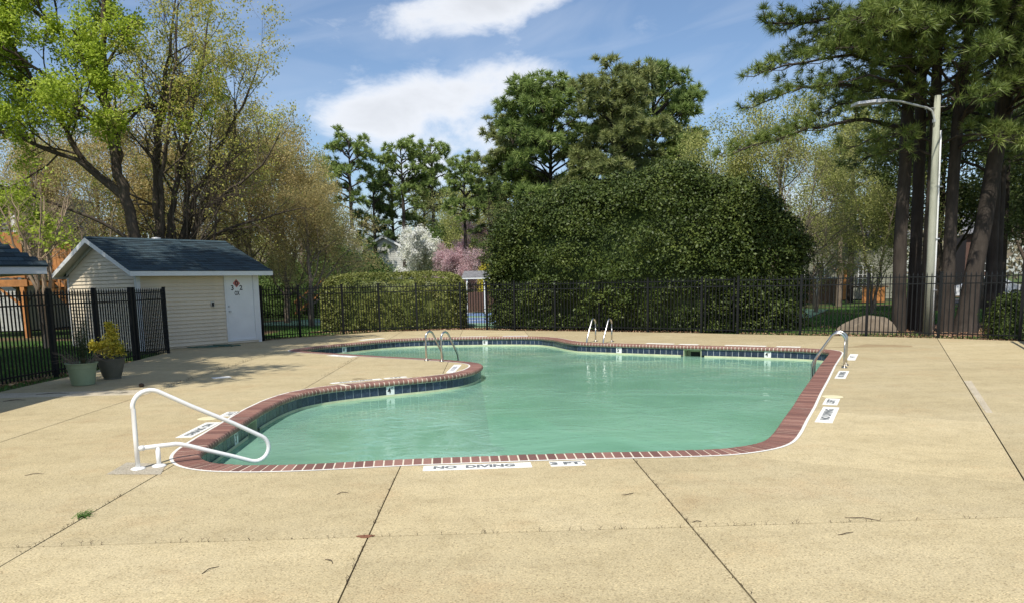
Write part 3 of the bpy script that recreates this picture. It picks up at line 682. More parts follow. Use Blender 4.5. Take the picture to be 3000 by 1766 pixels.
# flush pads and old stains
link('rail_pad', MB().prism([(-3.47, 6.93, 0.001), (-2.96, 6.87, 0.001), (-3.0, 7.02, 0.001), (-3.08, 7.28, 0.001), (-3.5, 7.40, 0.001)], (0, 0, 0.003)).mesh('rail_pad'), M['patch'], kind='structure')
st = [(7.95, 17.78), (8.7, 17.9), (9.0, 18.15), (9.3, 18.42), (9.55, 18.2), (9.8, 18.1), (10.05, 17.75), (9.9, 17.4), (9.3, 17.5), (8.8, 17.62), (8.3, 17.68)]
link('water_stain', MB().prism([(x, y, 0.001) for x, y in st], (0, 0, 0.0015)).mesh('water_stain'), M['stain'], kind='structure')
STRIP = ((7.43, 11.60), (7.56, 11.62), (6.04, 8.84), (5.97, 8.86))
link('repair_strip', MB().prism([(x, y, 0.001) for x, y in STRIP], (0, 0, 0.0015)).mesh('repair_strip'), M['deck_light'], kind='structure')

# ------------------------------------------------------------------ iron fence
H_F = 1.72
pk = MB().box((-0.0105, -0.0105, 0.05), (0.0105, 0.0105, H_F-0.06))
pk.add([(-0.013, -0.013, H_F-0.06), (0.013, -0.013, H_F-0.06), (0.013, 0.013, H_F-0.06), (-0.013, 0.013, H_F-0.06), (0, 0, H_F+0.01)], [(0, 1, 4), (1, 2, 4), (2, 3, 4), (3, 0, 4), (3, 2, 1, 0)])
PICKET = pk.mesh('picket'); PICKET.materials.append(M['black'])
po = MB().box((-0.032, -0.032, -0.05), (0.032, 0.032, H_F)); po.box((-0.038, -0.038, H_F), (0.038, 0.038, H_F+0.025))
POST = po.mesh('post'); POST.materials.append(M['black'])
def fence_run(fence, base, posts, first_post=True, step=0.113, last_post=True):
    for i in range(len(posts)):
        a = np.array(posts[i], float)
        if (i > 0 or first_post) and (i < len(posts)-1 or last_post):
            d = np.array(posts[min(i+1, len(posts)-1)])-np.array(posts[max(i-1, 0)])
            link('post', POST, None, fence, loc=(a[0]-base[0], a[1]-base[1], 0), rot=(0, 0, math.atan2(d[1], d[0])))
        if i == len(posts)-1: break
        b = np.array(posts[i+1], float); L = np.linalg.norm(b-a); ang = math.atan2(*(b-a)[::-1])
        for z in (0.13, 1.42, 1.60):
            link('rail', MB().box((0.03, -0.015, z), (L-0.03, 0.015, z+0.028)).mesh('rail'), M['black'], fence, loc=(a[0]-base[0], a[1]-base[1], 0), rot=(0, 0, ang))
        n = max(1, int(round(L/step))-1)
        for j in range(n):
            q = a+(b-a)*(j+1)/(n+1)
            link('picket', PICKET, None, fence, loc=(q[0]-base[0], q[1]-base[1], 0), rot=(0, 0, ang))
FB = [(-7.05, 24.65), (-6.22, 26.05), (-4.96, 27.1), (-3.84, 28.15), (-2.5, 28.35), (-0.9, 28.55), (0.07, 27.9), (1.05, 27.2), (2.42, 26.5), (3.84, 25.75), (5.28, 24.8), (6.76, 23.83)]
f = empty('iron_fence', (*FB[0], -0.03), label='black iron picket fence along the back of the pool, left of the gate', cat='fence', group='black iron fence runs round the pool')
fence_run(f, FB[0], FB)
FB2 = [(7.68, 23.15), (9.19, 22.12), (10.64, 21.1), (11.98, 19.9), (13.2, 18.5)]
f = empty('iron_fence', (*FB2[0], -0.03), label='black iron picket fence right of the gate, before the pine trunks', cat='fence', group='black iron fence runs round the pool')
fence_run(f, FB2[0], FB2)
FR = [(13.28, 18.4), (12.36, 16.75), (11.45, 15.1), (10.55, 13.45), (9.65, 11.8)]
f = empty('iron_fence', (*FR[0], -0.03), label='black iron fence run coming forward at the right edge', cat='fence', group='black iron fence runs round the pool')
fence_run(f, FR[0], FR, step=0.1)
FL = [(-8.98, 12.0), (-8.75, 13.75), (-8.56, 15.5), (-8.45, 17.05), (-8.36, 18.55)]
f = empty('iron_fence', (*FL[0], -0.03), label='black iron fence on the left behind the plant pots', cat='fence', group='black iron fence runs round the pool')
fence_run(f, FL[0], FL, step=0.1)
FL2 = [(-8.34, 18.68), (-8.33, 20.42), (-8.86, 21.55)]
f = empty('iron_fence', (*FL2[0], -0.03), label='short black iron fence return before the shed', cat='fence', group='black iron fence runs round the pool')
fence_run(f, FL2[0], FL2, last_post=False, step=0.1)
# gate between the two back runs
g0, g1 = np.array((6.86, 23.76)), np.array((7.58, 23.22)); L = np.linalg.norm(g1-g0); ang = math.atan2(*(g1-g0)[::-1])
gate = empty('iron_gate', (*g0, -0.03), ang, label='black iron gate in the back fence before the holly', cat='gate')
for x in (0.0, L): link('stile', MB().box((x-0.022, -0.022, 0.08), (x+0.022, 0.022, 1.70)).mesh('stile'), M['black'], gate)
for z in (0.1, 1.42, 1.62): link('rail', MB().box((0.022, -0.017, z), (L-0.022, 0.017, z+0.035)).mesh('rail'), M['black'], gate)
for j in range(7): link('picket', PICKET, None, gate, loc=((j+1)*L/8, 0, 0))
link('latch', MB().box((L-0.05, -0.06, 1.0), (L+0.02, -0.022, 1.14)).mesh('latch'), M['black'], gate)

# ------------------------------------------------------------------ shed
th = 0.702; SL, SD, OG, OF = 3.755, 4.308, 0.291, 0.327; ZE, ZR = 2.15, 3.15; ZB = 2.03
shed = empty('pool_shed', (-9.397, 21.293, 0), math.pi/2-th, label='cream clapboard pool shed with blue-grey gable roof and white door', cat='shed')
sl = (ZR-ZE)/(SD/2+OF)
core = MB().box((0.03, 0.03, -0.02), (SL-0.03, SD-0.03, 2.08))
core.prism([(0.03, 0.03, 2.08), (0.03, SD-0.03, 2.08), (0.03, SD/2, ZR-0.09)], (SL-0.06, 0, 0))
core.build('wall', M['siding'], shed)
def board(L, h=0.112):
    return MB().add([(0, 0.03, 0), (L, 0.03, 0), (L, 0.03, h), (0, 0.03, h), (0, -0.008, 0), (L, -0.008, 0), (L, 0.022, h), (0, 0.022, h), (0, 0.02, 0.003), (L, 0.02, 0.003)],
                    [(4, 5, 6, 7), (8, 9, 5, 4), (0, 4, 7, 3), (1, 2, 6, 5), (3, 7, 6, 2)])
ex = 0.105; nrow = 19
bmain = board(2.60-0.10).mesh('siding_board'); bmain.materials.append(M['siding'])
bsm = board(SL-0.09-3.69).mesh('siding_board'); bsm.materials.append(M['siding'])
for i in range(nrow):
    z = 0.05+i*ex
    link('siding_board', bmain, None, shed, loc=(0.10, 0, z)); link('siding_board', bsm, None, shed, loc=(3.69, 0, z))
link('siding_board', board(1.09, 0.11).mesh('siding_board'), M['siding'], shed, loc=(2.60, 0.004, 0.015))
bg_ = board(SD-0.20).mesh('siding_board'); bg_.materials.append(M['siding'])
for i in range(nrow): link('siding_board', bg_, None, shed, loc=(0, SD-0.10, 0.05+i*ex), rot=(0, 0, -math.pi/2))
z = 0.05+nrow*ex
while z < ZR-0.2:
    half = min(SD/2-0.1, (ZR-0.09-z-0.10)/sl)
    if half < 0.1: break
    link('siding_board', board(2*half).mesh('siding_board'), M['siding'], shed, loc=(0, SD/2+half, z), rot=(0, 0, -math.pi/2)); z += ex*(1.0 if half > 0.75 else 0.7)
for (a, b) in (((-0.012, -0.012, 0), (0.10, 0.03, 2.05)), ((-0.012, 0.03, 0), (0.028, 0.10, 2.05)), ((SL-0.09, -0.012, 0), (SL+0.012, 0.03, 2.05)), ((-0.012, SD-0.1, 0), (0.03, SD+0.012, 2.05))):
    MB().box(a, b).build('corner_trim', M['fascia'], shed)
for ye_ in (0.0, SD):
    MB().prism([(-0.016, ye_, ZE-0.085+OF*sl-0.10), (-0.016, ye_, ZE-0.085+OF*sl+0.004), (-0.016, SD/2, ZR-0.081), (-0.016, SD/2, ZR-0.185)], (0.014, 0, 0)).build('frieze_board', M['fascia'], shed)
# door
door = MB().box((2.665, 0.018, 0.13), (3.57, 0.05, 2.03)).build('door', M['door'], shed)
for (a, b) in (((2.60, -0.018, 0.07), (2.665, 0.04, 2.06)), ((3.57, -0.018, 0.07), (3.69, 0.04, 2.06)), ((2.665, -0.012, 0.07), (3.57, 0.04, 0.13))):
    MB().box(a, b).build('door_trim', M['fascia'], shed)
MB().tube([(2.72, 0.018, 0.97), (2.72, -0.03, 0.97)], 0.012, 8).tube([(2.72, -0.03, 0.97), (2.72, -0.075, 0.97)], [0.025, 0.03], 10).build('knob', M['lampgrey'], door)
MB().tube([(2.72, 0.018, 1.12), (2.72, -0.015, 1.12)], 0.027, 10).build('deadbolt', M['lampgrey'], door)
# hazard diamond on the door
cx, cz, s_ = 3.02, 1.66, 0.125
def dia(x, z, m):
    MB().prism([(x, 0.0165, z-s_), (x+s_, 0.0165, z), (x, 0.0165, z+s_), (x-s_, 0.0165, z)], (0, -0.002, 0)).build('hazard_diamond', m, door)
dia(cx, cz+s_, M['red']); dia(cx-s_, cz, M['whitetile']); dia(cx+s_, cz, M['whitetile']); dia(cx, cz-s_, M['whitetile'])
for t, x, z, sz, sx in (('0', cx, cz+s_*0.95, 0.20, 1.0), ('3', cx-s_*1.15, cz-0.01, 0.20, 1.0), ('2', cx+s_*1.15, cz-0.01, 0.20, 1.0), ('OX', cx, cz-s_*1.35, 0.17, 0.62)):
    link('numeral', text_mesh(t, sz, 0.006, sx), M['letter_black'], door, loc=(x, 0.013, z), rot=(R(90), 0, 0))
mt = MB().box((2.13, -0.03, 1.12), (2.23, 0.02, 1.28)).build('outlet_box', M['soffit'], shed)
MB().box((2.15, -0.045, 1.14), (2.21, -0.03, 1.25)).build('outlet_cover', M['dark'], mt)
# roof
ex_ = np.array([1.0, 0, 0])
x0, x1 = -OG, SL+OG
def slope_pt(t, off): return (-OF+(SD/2+OF)*t, ZE+(ZR-ZE)*t+off)     # front slope, t 0 at eave
for name, y_e, z_e, sgn in (('roof_deck', -OF, ZE, 1), ('roof_deck', SD+OF, ZE, -1)):
    ym, zm = SD/2, ZR
    MB().prism([(x0, y_e, z_e-0.055), (x0, y_e, z_e-0.012), (x0, ym, zm-0.012), (x0, ym, zm-0.055)], (x1-x0, 0, 0)).build(name, M['shingle'], shed)
MB().box((x0, -OF-0.022, ZE-0.135), (x1, -OF-0.001, ZE-0.004)).build('fascia', M['fascia'], shed)
MB().box((x0, SD+OF+0.001, ZE-0.135), (x1, SD+OF+0.022, ZE-0.004)).build('fascia', M['fascia'], shed)
for xx in (x0-0.022, x1+0.001):
    for ye in (-OF-0.022, SD+OF+0.022):
        MB().prism([(xx, ye, ZE-0.135), (xx, ye, ZE-0.006), (xx, SD/2, ZR-0.004), (xx, SD/2, ZR-0.15)], (0.021, 0, 0)).build('rake_board', M['fascia'], shed)
MB().box((x0, -OF, ZE-0.13), (x1, -0.013, ZE-0.11)).build('soffit', M['soffit'], shed)
for a, b in (((-OF), SD/2), (SD+OF, SD/2)):
    MB().prism([(x0, a, ZE-0.085), (x0, b, ZR-0.085), (x0, b, ZR-0.07), (x0, a, ZE-0.07)], (OG-0.015, 0, 0)).build('soffit', M['soffit'], shed)
nr, nc = 18, 16
sw = (x1-x0+0.06)/nc
slen = math.hypot(SD/2+OF, ZR-ZE); pa = math.atan2(ZR-ZE, SD/2+OF); rowh = (slen+0.03)/nr
shm = MB().add([(0.004, 0, 0.004), (sw-0.004, 0, 0.004), (sw-0.004, rowh*1.25, -0.008), (0.004, rowh*1.25, -0.008), (0.004, 0, 0.016), (sw-0.004, 0, 0.016), (sw-0.004, rowh*1.25, 0.0), (0.004, rowh*1.25, 0.0)],
               [(4, 5, 6, 7), (0, 4, 7, 3), (1, 2, 6, 5), (0, 1, 5, 4)]).mesh('shingle'); shm.materials.append(M['shingle'])
shh = shm.copy(); shh.transform(Matrix.Diagonal((0.5, 1, 1, 1)))
for i in range(nr):
    d = -0.03+i*rowh; yz = (-OF+d*math.cos(pa), ZE+d*math.sin(pa))
    for j in range(nc if i % 2 == 0 else nc-1):
        link('shingle', shm, None, shed, loc=(x0-0.03+(j+0.5*(i % 2))*sw, *yz), rot=(pa, 0, 0))
    if i % 2:
        for xx in (x0-0.03, x1+0.03-sw*0.5): link('shingle', shh, None, shed, loc=(xx, *yz), rot=(pa, 0, 0))
MB().prism([(x0-0.02, SD/2-0.14, ZR-0.03), (x0-0.02, SD/2, ZR+0.028), (x0-0.02, SD/2+0.14, ZR-0.03), (x0-0.02, SD/2, ZR+0.005)], (x1-x0+0.04, 0, 0)).build('ridge_cap', M['shingle'], shed)
MB().lathe([(0.10, 0), (0.10, 0.12), (0.15, 0.13), (0.13, 0.19), (0.0, 0.21)], 14, (1.9, SD/2+0.25, ZR-0.12)).build('roof_vent', M['lampgrey'], shed)

# garden hose by the shed wall
pts = []
for i in range(150):
    w = i*0.19; rr = 0.34-0.0006*i+0.05*math.sin(i*0.7)
    pts.append((-7.75+rr*1.5*math.cos(w)*0.9+0.25*math.sin(i*0.05), 22.2+rr*0.55*math.sin(w)+0.3*math.sin(i*0.05), 0.015+0.0002*i))
link('garden_hose', MB().tube(pts, 0.011, 5).mesh('garden_hose', True), M['hose'], label='coiled green garden hose on the deck by the shed wall', cat='hose')

# ------------------------------------------------------------------ handrail and ladders
def arc(c, r_, a0, a1, n=8): return [(c[0]+r_*math.cos(R(a0+(a1-a0)*i/n)), c[1]+r_*math.sin(R(a0+(a1-a0)*i/n))) for i in range(n+1)]
hr = empty('entry_handrail', (-3.26, 7.10, 0), math.atan2(0.529, 0.8486), label='white looped handrail at the near left corner of the pool', cat='handrail')
prof = [(0, 0), (0.0, 0.3), (0.0, 0.57)] + arc((0.15, 0.575), 0.155, 180, 62, 9) + [(0.5, 0.545), (0.874, 0.337)] + arc((1.08, 0.053), 0.133, 58, -112, 12) + [(0.85, 0.005), (0.613, 0.098), (0.45, 0.165)] + [(0.38, 0.188), (0.34, 0.196), (0.19, 0.197), (0.02, 0.196)]
link('rail', MB().tube([(x, 0, z) for x, z in prof], 0.0215, 14).mesh('rail', True), M['whiterail'], hr)
link('coupling', MB().tube([(0.018, 0, 0.196), (0.065, 0, 0.196)], 0.026, 14).mesh('coupling', True), M['whiterail'], hr)
link('support_post', MB().tube([(0.18, 0, 0), (0.18, 0, 0.19)], 0.0215, 14).mesh('support_post', True), M['whiterail'], hr)
for x in (0, 0.18): link('flange', MB().lathe([(0.066, 0.003), (0.064, 0.012), (0.045, 0.022), (0.026, 0.026)], 24, (x, 0, 0)).mesh('flange', True), M['whiterail'], hr)
def ladder(feet, dirv, label):
    a, b = np.array(feet[0]), np.array(feet[1]); d = np.array(dirv)/np.hypot(*dirv)
    root = empty('pool_ladder', (*((a+b)/2), 0), math.atan2(d[1], d[0]), label=label, cat='ladder', group='stainless pool ladders')
    w = np.linalg.norm(b-a)
    prof = [(0, 0), (0, 0.25), (0, 0.50)] + arc((0.13, 0.50), 0.13, 180, 38, 9) + [(0.40, 0.32), (0.50, 0.16)] + [(0.535, 0.09), (0.55, 0.0), (0.55, -0.4), (0.55, -1.1)]
    for s in (-1, 1):
        rl = link('rail', MB().tube([(x, s*w/2, z) for x, z in prof], 0.022, 12).mesh('rail', True), M['steel'], root)
        link('flange', MB().lathe([(0.055, 0.002), (0.052, 0.014), (0.03, 0.022)], 20, (0, s*w/2, 0)).mesh('flange', True), M['steel'], rl)
    for z in (-0.42, -0.7, -0.98): link('tread', MB().box((0.50, -w/2+0.02, z), (0.60, w/2-0.02, z+0.03)).mesh('tread'), M['whiterail'], root)
ladder(((3.05, 21.15), (3.45, 20.87)), (-0.56, -0.83), 'stainless ladder at the far edge of the pool before the holly')
ladder(((-1.31, 16.82), (-0.95, 16.55)), (0.62, 0.78), 'stainless ladder on the deck peninsula facing away')
ladder(((6.52, 13.68), (6.74, 14.08)), (-0.878, 0.478), 'stainless ladder at the right edge of the pool seen side on')

# ------------------------------------------------------------------ lamp pole
lp = empty('light_pole', (12.40, 21.15, 0), label='grey timber light pole with a flat lamp head', cat='street lamp')
link('pole', MB().tube([(0, 0, -0.1), (0, 0, 2.2), (-0.03, 0, 4.5), (-0.05, 0, 6.42)], [0.108, 0.102, 0.09, 0.078], 16).mesh('pole', True), M['polewood'], lp)
arm = [(-0.11, -0.02, 5.62), (-0.13, -0.02, 5.85), (-0.20, -0.03, 6.02), (-0.36, -0.05, 6.10), (-0.7, -0.1, 6.16), (-1.15, -0.15, 6.25), (-1.4, -0.18, 6.27), (-1.72, -0.2, 6.24)]
link('arm', MB().tube(arm, 0.028, 10).mesh('arm', True), M['lampgrey'], lp)
link('bracket', MB().box((-0.15, -0.06, 5.72), (-0.09, 0.02, 5.80)).tube([(-0.42, -0.06, 6.06), (0.22, -0.02, 6.14)], 0.008, 5).mesh('bracket'), M['lampgrey'], lp)
hd = MB().prism([(-1.62, -0.36, 6.20), (-1.62, -0.04, 6.20), (-1.60, -0.06, 6.29), (-1.60, -0.34, 6.29)], (-0.30, -0.01, -0.02))
hd.prism([(-1.92, -0.40, 6.19), (-1.92, 0.0, 6.19), (-1.92, -0.02, 6.26), (-1.92, -0.38, 6.26)], (-0.52, -0.03, -0.06))
link('lamp_head', hd.mesh('lamp_head'), M['lampgrey'], lp)
link('conduit', MB().tube([(0.115, -0.05, -0.05), (0.11, -0.05, 2.2), (0.08, -0.05, 4.5), (0.065, -0.05, 5.5)], 0.024, 8).mesh('conduit', True), M['pvc'], lp)
for z in (1.2, 2.6, 4.0): link('strap', MB().box((0.07, -0.09, z), (0.17, -0.02, z+0.03)).mesh('strap'), M['lampgrey'], lp)

# rescue pole hung on the right-hand fence
rp = empty('rescue_pole', (12.35, 16.95, 1.28), math.atan2(0.878, 0.478), label='white and blue rescue pole hung on the right fence with a cord', cat='pole')
link('shaft', MB().tube([(-3.0, 0.07, -0.05), (0.6, 0.07, 0.0)], 0.028, 10).mesh('shaft', True), M['pvc'], rp)
link('stripe', MB().tube([(-3.0, 0.085, -0.044), (0.6, 0.085, 0.006)], 0.020, 8).mesh('stripe', True), M['bluepole'], rp)
lpz = [(0.25+0.0*t, 0.10, 0)for t in (0,)]
loop = [(0.30+0.12*math.sin(2*math.pi*t)-0.05, 0.11+0.02*math.cos(6*t), -0.29+0.29*math.cos(2*math.pi*t)) for t in np.linspace(0, 1, 33)]
link('cord', MB().tube(loop, 0.008, 6).mesh('cord', True), M['pvc'], rp)

# ------------------------------------------------------------------ boulder
bm = bmesh.new(); bmesh.ops.create_icosphere(bm, subdivisions=4, radius=1.0)
from mathutils import noise as mnoise
BPL = [(Vector(n_).normalized(), d_) for n_, d_ in (((-0.55, -0.2, 0.8), 0.52), ((0.1, -0.1, 1.0), 0.70), ((0.8, -0.3, 0.45), 0.78), ((0.1, -1.0, 0.15), 0.62), ((-0.5, -0.8, 0.3), 0.72), ((0.6, -0.8, 0.1), 0.75))]
for v in bm.verts:
    d = v.co.normalized(); k = 1+0.12*mnoise.noise(d*1.6+Vector((3, 1, 2)))+0.07*mnoise.noise(d*5)
    for pn, pd in BPL:
        q_ = d.dot(pn)*k-pd
        if q_ > 0: d = (d*k-pn*q_)/k
    v.co = Vector((d.x*0.85*k, d.y*0.5*k, max(-0.1, d.z*0.55*k)))
me = bpy.data.meshes.new('boulder'); bm.to_mesh(me); bm.free(); smooth_by_angle(me, 22)
link('boulder', me, M['rock'], loc=(11.45, 22.75, 0.05), rot=(0, 0, -0.5), label='tan boulder behind the fence beside the pine trunks', cat='boulder')

# ------------------------------------------------------------------ plant pots (plants come with the vegetation)
def pot(name, loc, prof, m, label, rim):
    root = empty(name, loc, label=label, cat='plant pot')
    me = MB().lathe(prof, 40).mesh('pot'); smooth_by_angle(me, 35); link('pot', me, m, root)
    link('soil', MB().lathe([(rim-0.03, prof[-1][1]-0.06), (0.0, prof[-1][1]-0.045)], 30).mesh('soil'), M['soil'], root)
    return root
POT1 = pot('potted_conifer', (-7.19, 13.85, 0), [(0.17, 0.0), (0.185, 0.01), (0.19, 0.04), (0.232, 0.30), (0.238, 0.305), (0.24, 0.33), (0.252, 0.38), (0.268, 0.385), (0.27, 0.40), (0.255, 0.40), (0.245, 0.36)], M['green_pot'], 'sage green pot with a dark thin conifer and dead grass', 0.255)
POT2 = pot('potted_shrub', (-7.09, 14.72, 0), [(0.15, 0.0), (0.155, 0.025), (0.148, 0.03), (0.165, 0.06), (0.228, 0.30), (0.242, 0.37), (0.255, 0.375), (0.255, 0.39), (0.24, 0.39), (0.23, 0.35)], M['grey_pot'], 'grey-brown pot with a yellow-green shrub', 0.24)
# ------------------------------------------------------------------ vegetation tools
def unit(a): return a/np.maximum(np.linalg.norm(a, axis=-1, keepdims=True), 1e-9)
def wob(P, seed, freq, n=7):
    g = np.random.default_rng(seed); K = unit(g.normal(size=(n, 3)))*freq*g.uniform(0.6, 1.7, (n, 1)); ph = g.uniform(0, 6.28, n)
    return np.sin(P@K.T+ph).sum(1)/math.sqrt(n)
class Twigs:
    def __init__(s): s.g = {}
    def add(s, pts, rad, sides):
        s.g.setdefault((len(pts), sides), []).append((np.asarray(pts, float), np.asarray(rad, float)))
    def mesh(s, name):
        V = []; F = []; base = 0
        for (k, n), L in s.g.items():
            P = np.stack([a for a, _ in L]); Rr = np.stack([b for _, b in L]); m = len(P)
            T = unit(np.gradient(P, axis=1)); ref = np.where(np.abs(T[:, :1, 2:3]) < 0.85, np.array([0, 0, 1.]), np.array([1., 0, 0]))
            a = unit(np.cross(T, np.broadcast_to(ref, T.shape))); b = np.cross(T, a)
            w = np.arange(n)*2*math.pi/n
            ring = P[:, :, None, :]+Rr[:, :, None, None]*(np.cos(w)[None, None, :, None]*a[:, :, None, :]+np.sin(w)[None, None, :, None]*b[:, :, None, :])
            V.append(ring.reshape(-1, 3))
            i = np.arange(m)[:, None, None]*k*n; j = np.arange(k-1)[None, :, None]*n; q = np.arange(n)[None, None, :]; q2 = (q+1) % n
            f = np.stack([i+j+q, i+j+q2, i+j+n+q2, i+j+n+q], -1).reshape(-1, 4)+base
            F.append(f); base += m*k*n
        V = np.concatenate(V); F = np.concatenate(F)
        me = bpy.data.meshes.new(name)
        me.vertices.add(len(V)); me.vertices.foreach_set('co', V.astype(np.float32).ravel())
        me.loops.add(F.size); me.loops.foreach_set('vertex_index', F.astype(np.int32).ravel())
        me.polygons.add(len(F)); me.polygons.foreach_set('loop_start', np.arange(0, F.size, 4, dtype=np.int32))
        try: me.polygons.foreach_set('loop_total', np.full(len(F), 4, np.int32))
        except Exception: pass
        me.update(calc_edges=True); me.shade_smooth(); return me
def leaf_quads(C, size, rng, upb=0.4, aspect=0.55, nrm=None, fold=0.25):
    n = len(C); a = rng.normal(size=(n, 3)); a[:, 2] += upb
    if nrm is not None: a = a*0.75+nrm*1.1
    a = unit(a); t = unit(np.cross(a, rng.normal(size=(n, 3)))); b = np.cross(a, t)
    s = (size*rng.uniform(0.65, 1.3, n))[:, None]
    V = np.stack([C-t*s*0.5, C+b*s*aspect*0.5+a*s*fold*0.3, C+t*s*0.5, C-b*s*aspect*0.5+a*s*fold*0.3], 1)
    return V.reshape(-1, 3)
def grow(T, tips, p, d, L, r_, lev, Q, rng):
    n = Q['seg'][lev]; pts = [p]; d = d/np.linalg.norm(d)
    for i in range(n):
        d = d+rng.normal(0, Q['jit'], 3)+np.array([0, 0, Q['up'][lev]]); d /= np.linalg.norm(d)
        p = p+d*L/n; pts.append(p)
    last = lev == len(Q['kids'])
    rad = np.linspace(r_, r_*(0.3 if last else 0.5), n+1)
    T.add(pts, rad, Q['sides'][lev])
    if last: tips.append(np.array(pts[1:])); return
    kk = Q['kids'][lev]; pts = np.array(pts)
    for j in range(kk):
        t = Q['start'][lev]+(1-Q['start'][lev])*(j+rng.uniform(0.2, 0.95))/kk
        f = t*n; i = min(int(f), n-1); q = pts[i]+(pts[i+1]-pts[i])*(f-i); dd = unit(pts[i+1]-pts[i])
        side_ = unit(np.cross(dd, rng.normal(size=3))); an = R(Q['ang'][lev])*rng.uniform(0.6, 1.25)
        grow(T, tips, q, dd*math.cos(an)+side_*math.sin(an), L*Q['ratio'][lev]*(1.1-0.45*t)*rng.uniform(0.75, 1.2), r_*(1-0.5*t)*0.55, lev+1, Q, rng)
def tree_meshes(limbs, Q, seed, leaf=0.12, per=10, spread=0.16, upb=0.4, keep=lambda P: np.ones(len(P), bool), lev0=0, droop=0.0):
    """limbs: [(points, radii, children, child length, start)]"""
    rng = np.random.default_rng(seed); T = Twigs(); tips = []
    for pts, rad, kids, Lc, st in limbs:
        pts = np.array(pts, float); k = len(pts)
        # denser, slightly uneven limb
        s = np.linspace(0, k-1, (k-1)*3+1); P = np.stack([np.interp(s, range(k), pts[:, i]) for i in range(3)], 1)
        P[1:-1] += rng.normal(0, 0.03, (len(P)-2, 3)); rr = np.interp(s, range(k), rad)
        T.add(P, rr, 9)
        for j in range(kids):
            t = st+(1-st)*(j+rng.uniform(0, 1))/kids; f = t*(len(P)-1); i = min(int(f), len(P)-2)
            q = P[i]+(P[i+1]-P[i])*(f-i); dd = unit(P[i+1]-P[i]); sd_ = unit(np.cross(dd, rng.normal(size=3)))
            an = R(52)*rng.uniform(0.6, 1.3)
            grow(T, tips, q, dd*math.cos(an)+sd_*math.sin(an), Lc*(1.15-0.5*t)*rng.uniform(0.7, 1.25), np.interp(f, range(len(P)), rr)*0.45, lev0, Q, rng)
    tp = np.concatenate(tips); tp = tp[keep(tp)]
    if per == 0 or len(tp) == 0: return T.mesh('trunk'), None
    C = np.repeat(tp, per, 0); C = C+rng.normal(0, spread, C.shape)
    C[:, 2] -= droop*rng.uniform(0, 1, len(C))
    return T.mesh('trunk'), poly_mesh('crown', leaf_quads(C, leaf, rng, upb), 4)
def put_tree(name, tm, cm, bm_, lm, loc, rz=0.0, sc=1.0, label=None, cat='tree', group=None):
    o = empty(name, loc, rz, label=label, cat=cat, group=group); o.scale = (sc, sc, sc) if np.isscalar(sc) else sc
    link('trunk', tm, bm_, o)
    if cm is not None: link('crown', cm, lm, o)
    return o
def rel(pts, base): return [tuple(np.subtract(p, base)) for p in pts]
QF = dict(seg=[4, 3, 2, 2], kids=[5, 4, 4], start=[0.25, 0.2, 0.15], ang=[42, 42, 45], ratio=[0.6, 0.6, 0.62], up=[0.06, 0.04, 0.02, 0.0], jit=0.13, sides=[6, 5, 4, 3])
QF2 = dict(seg=[4, 3, 2, 2], kids=[6, 5, 3], start=[0.2, 0.15, 0.15], ang=[45, 45, 45], ratio=[0.55, 0.55, 0.6], up=[0.05, 0.03, 0.0, -0.05], jit=0.14, sides=[6, 4, 3, 3])
QM = dict(seg=[4, 3, 3], kids=[6, 6], start=[0.2, 0.1], ang=[45, 45], ratio=[0.55, 0.55], up=[0.06, 0.03, 0.0], jit=0.14, sides=[6, 4, 3])

def needles(C, D, k, ln, wd, rng, spread=0.8):
    n = len(C); Cc = np.repeat(C, k, 0); Dd = np.repeat(D, k, 0)
    dr = unit(Dd*0.75+unit(rng.normal(size=(n*k, 3)))*spread); L = ln*rng.uniform(0.7, 1.15, (n*k, 1))
    b = unit(np.cross(dr, rng.normal(size=(n*k, 3))))*wd*0.5
    tip = Cc+dr*L; tip[:, 2] -= 0.10*L[:, 0]
    return np.stack([Cc-b+dr*0.01, Cc+b+dr*0.01, tip], 1).reshape(-1, 3)
PB = np.zeros(3)
def CLEAR(e):
    x, y, z = e+PB; k = y/21.2       # boughs are left out in front of the lamp and its pole
    t = (21.15-y)/0.525
    if t > 0 and abs(x-12.4+0.191*t) < 0.5 and 0 < z-0.829*t < 6.6: return True  # slot opened in the boughs along the sun's rays so the pole is lit
    return 10 < y < 21.45 and 9.3*k < x < 13.0*k and z < 7.4
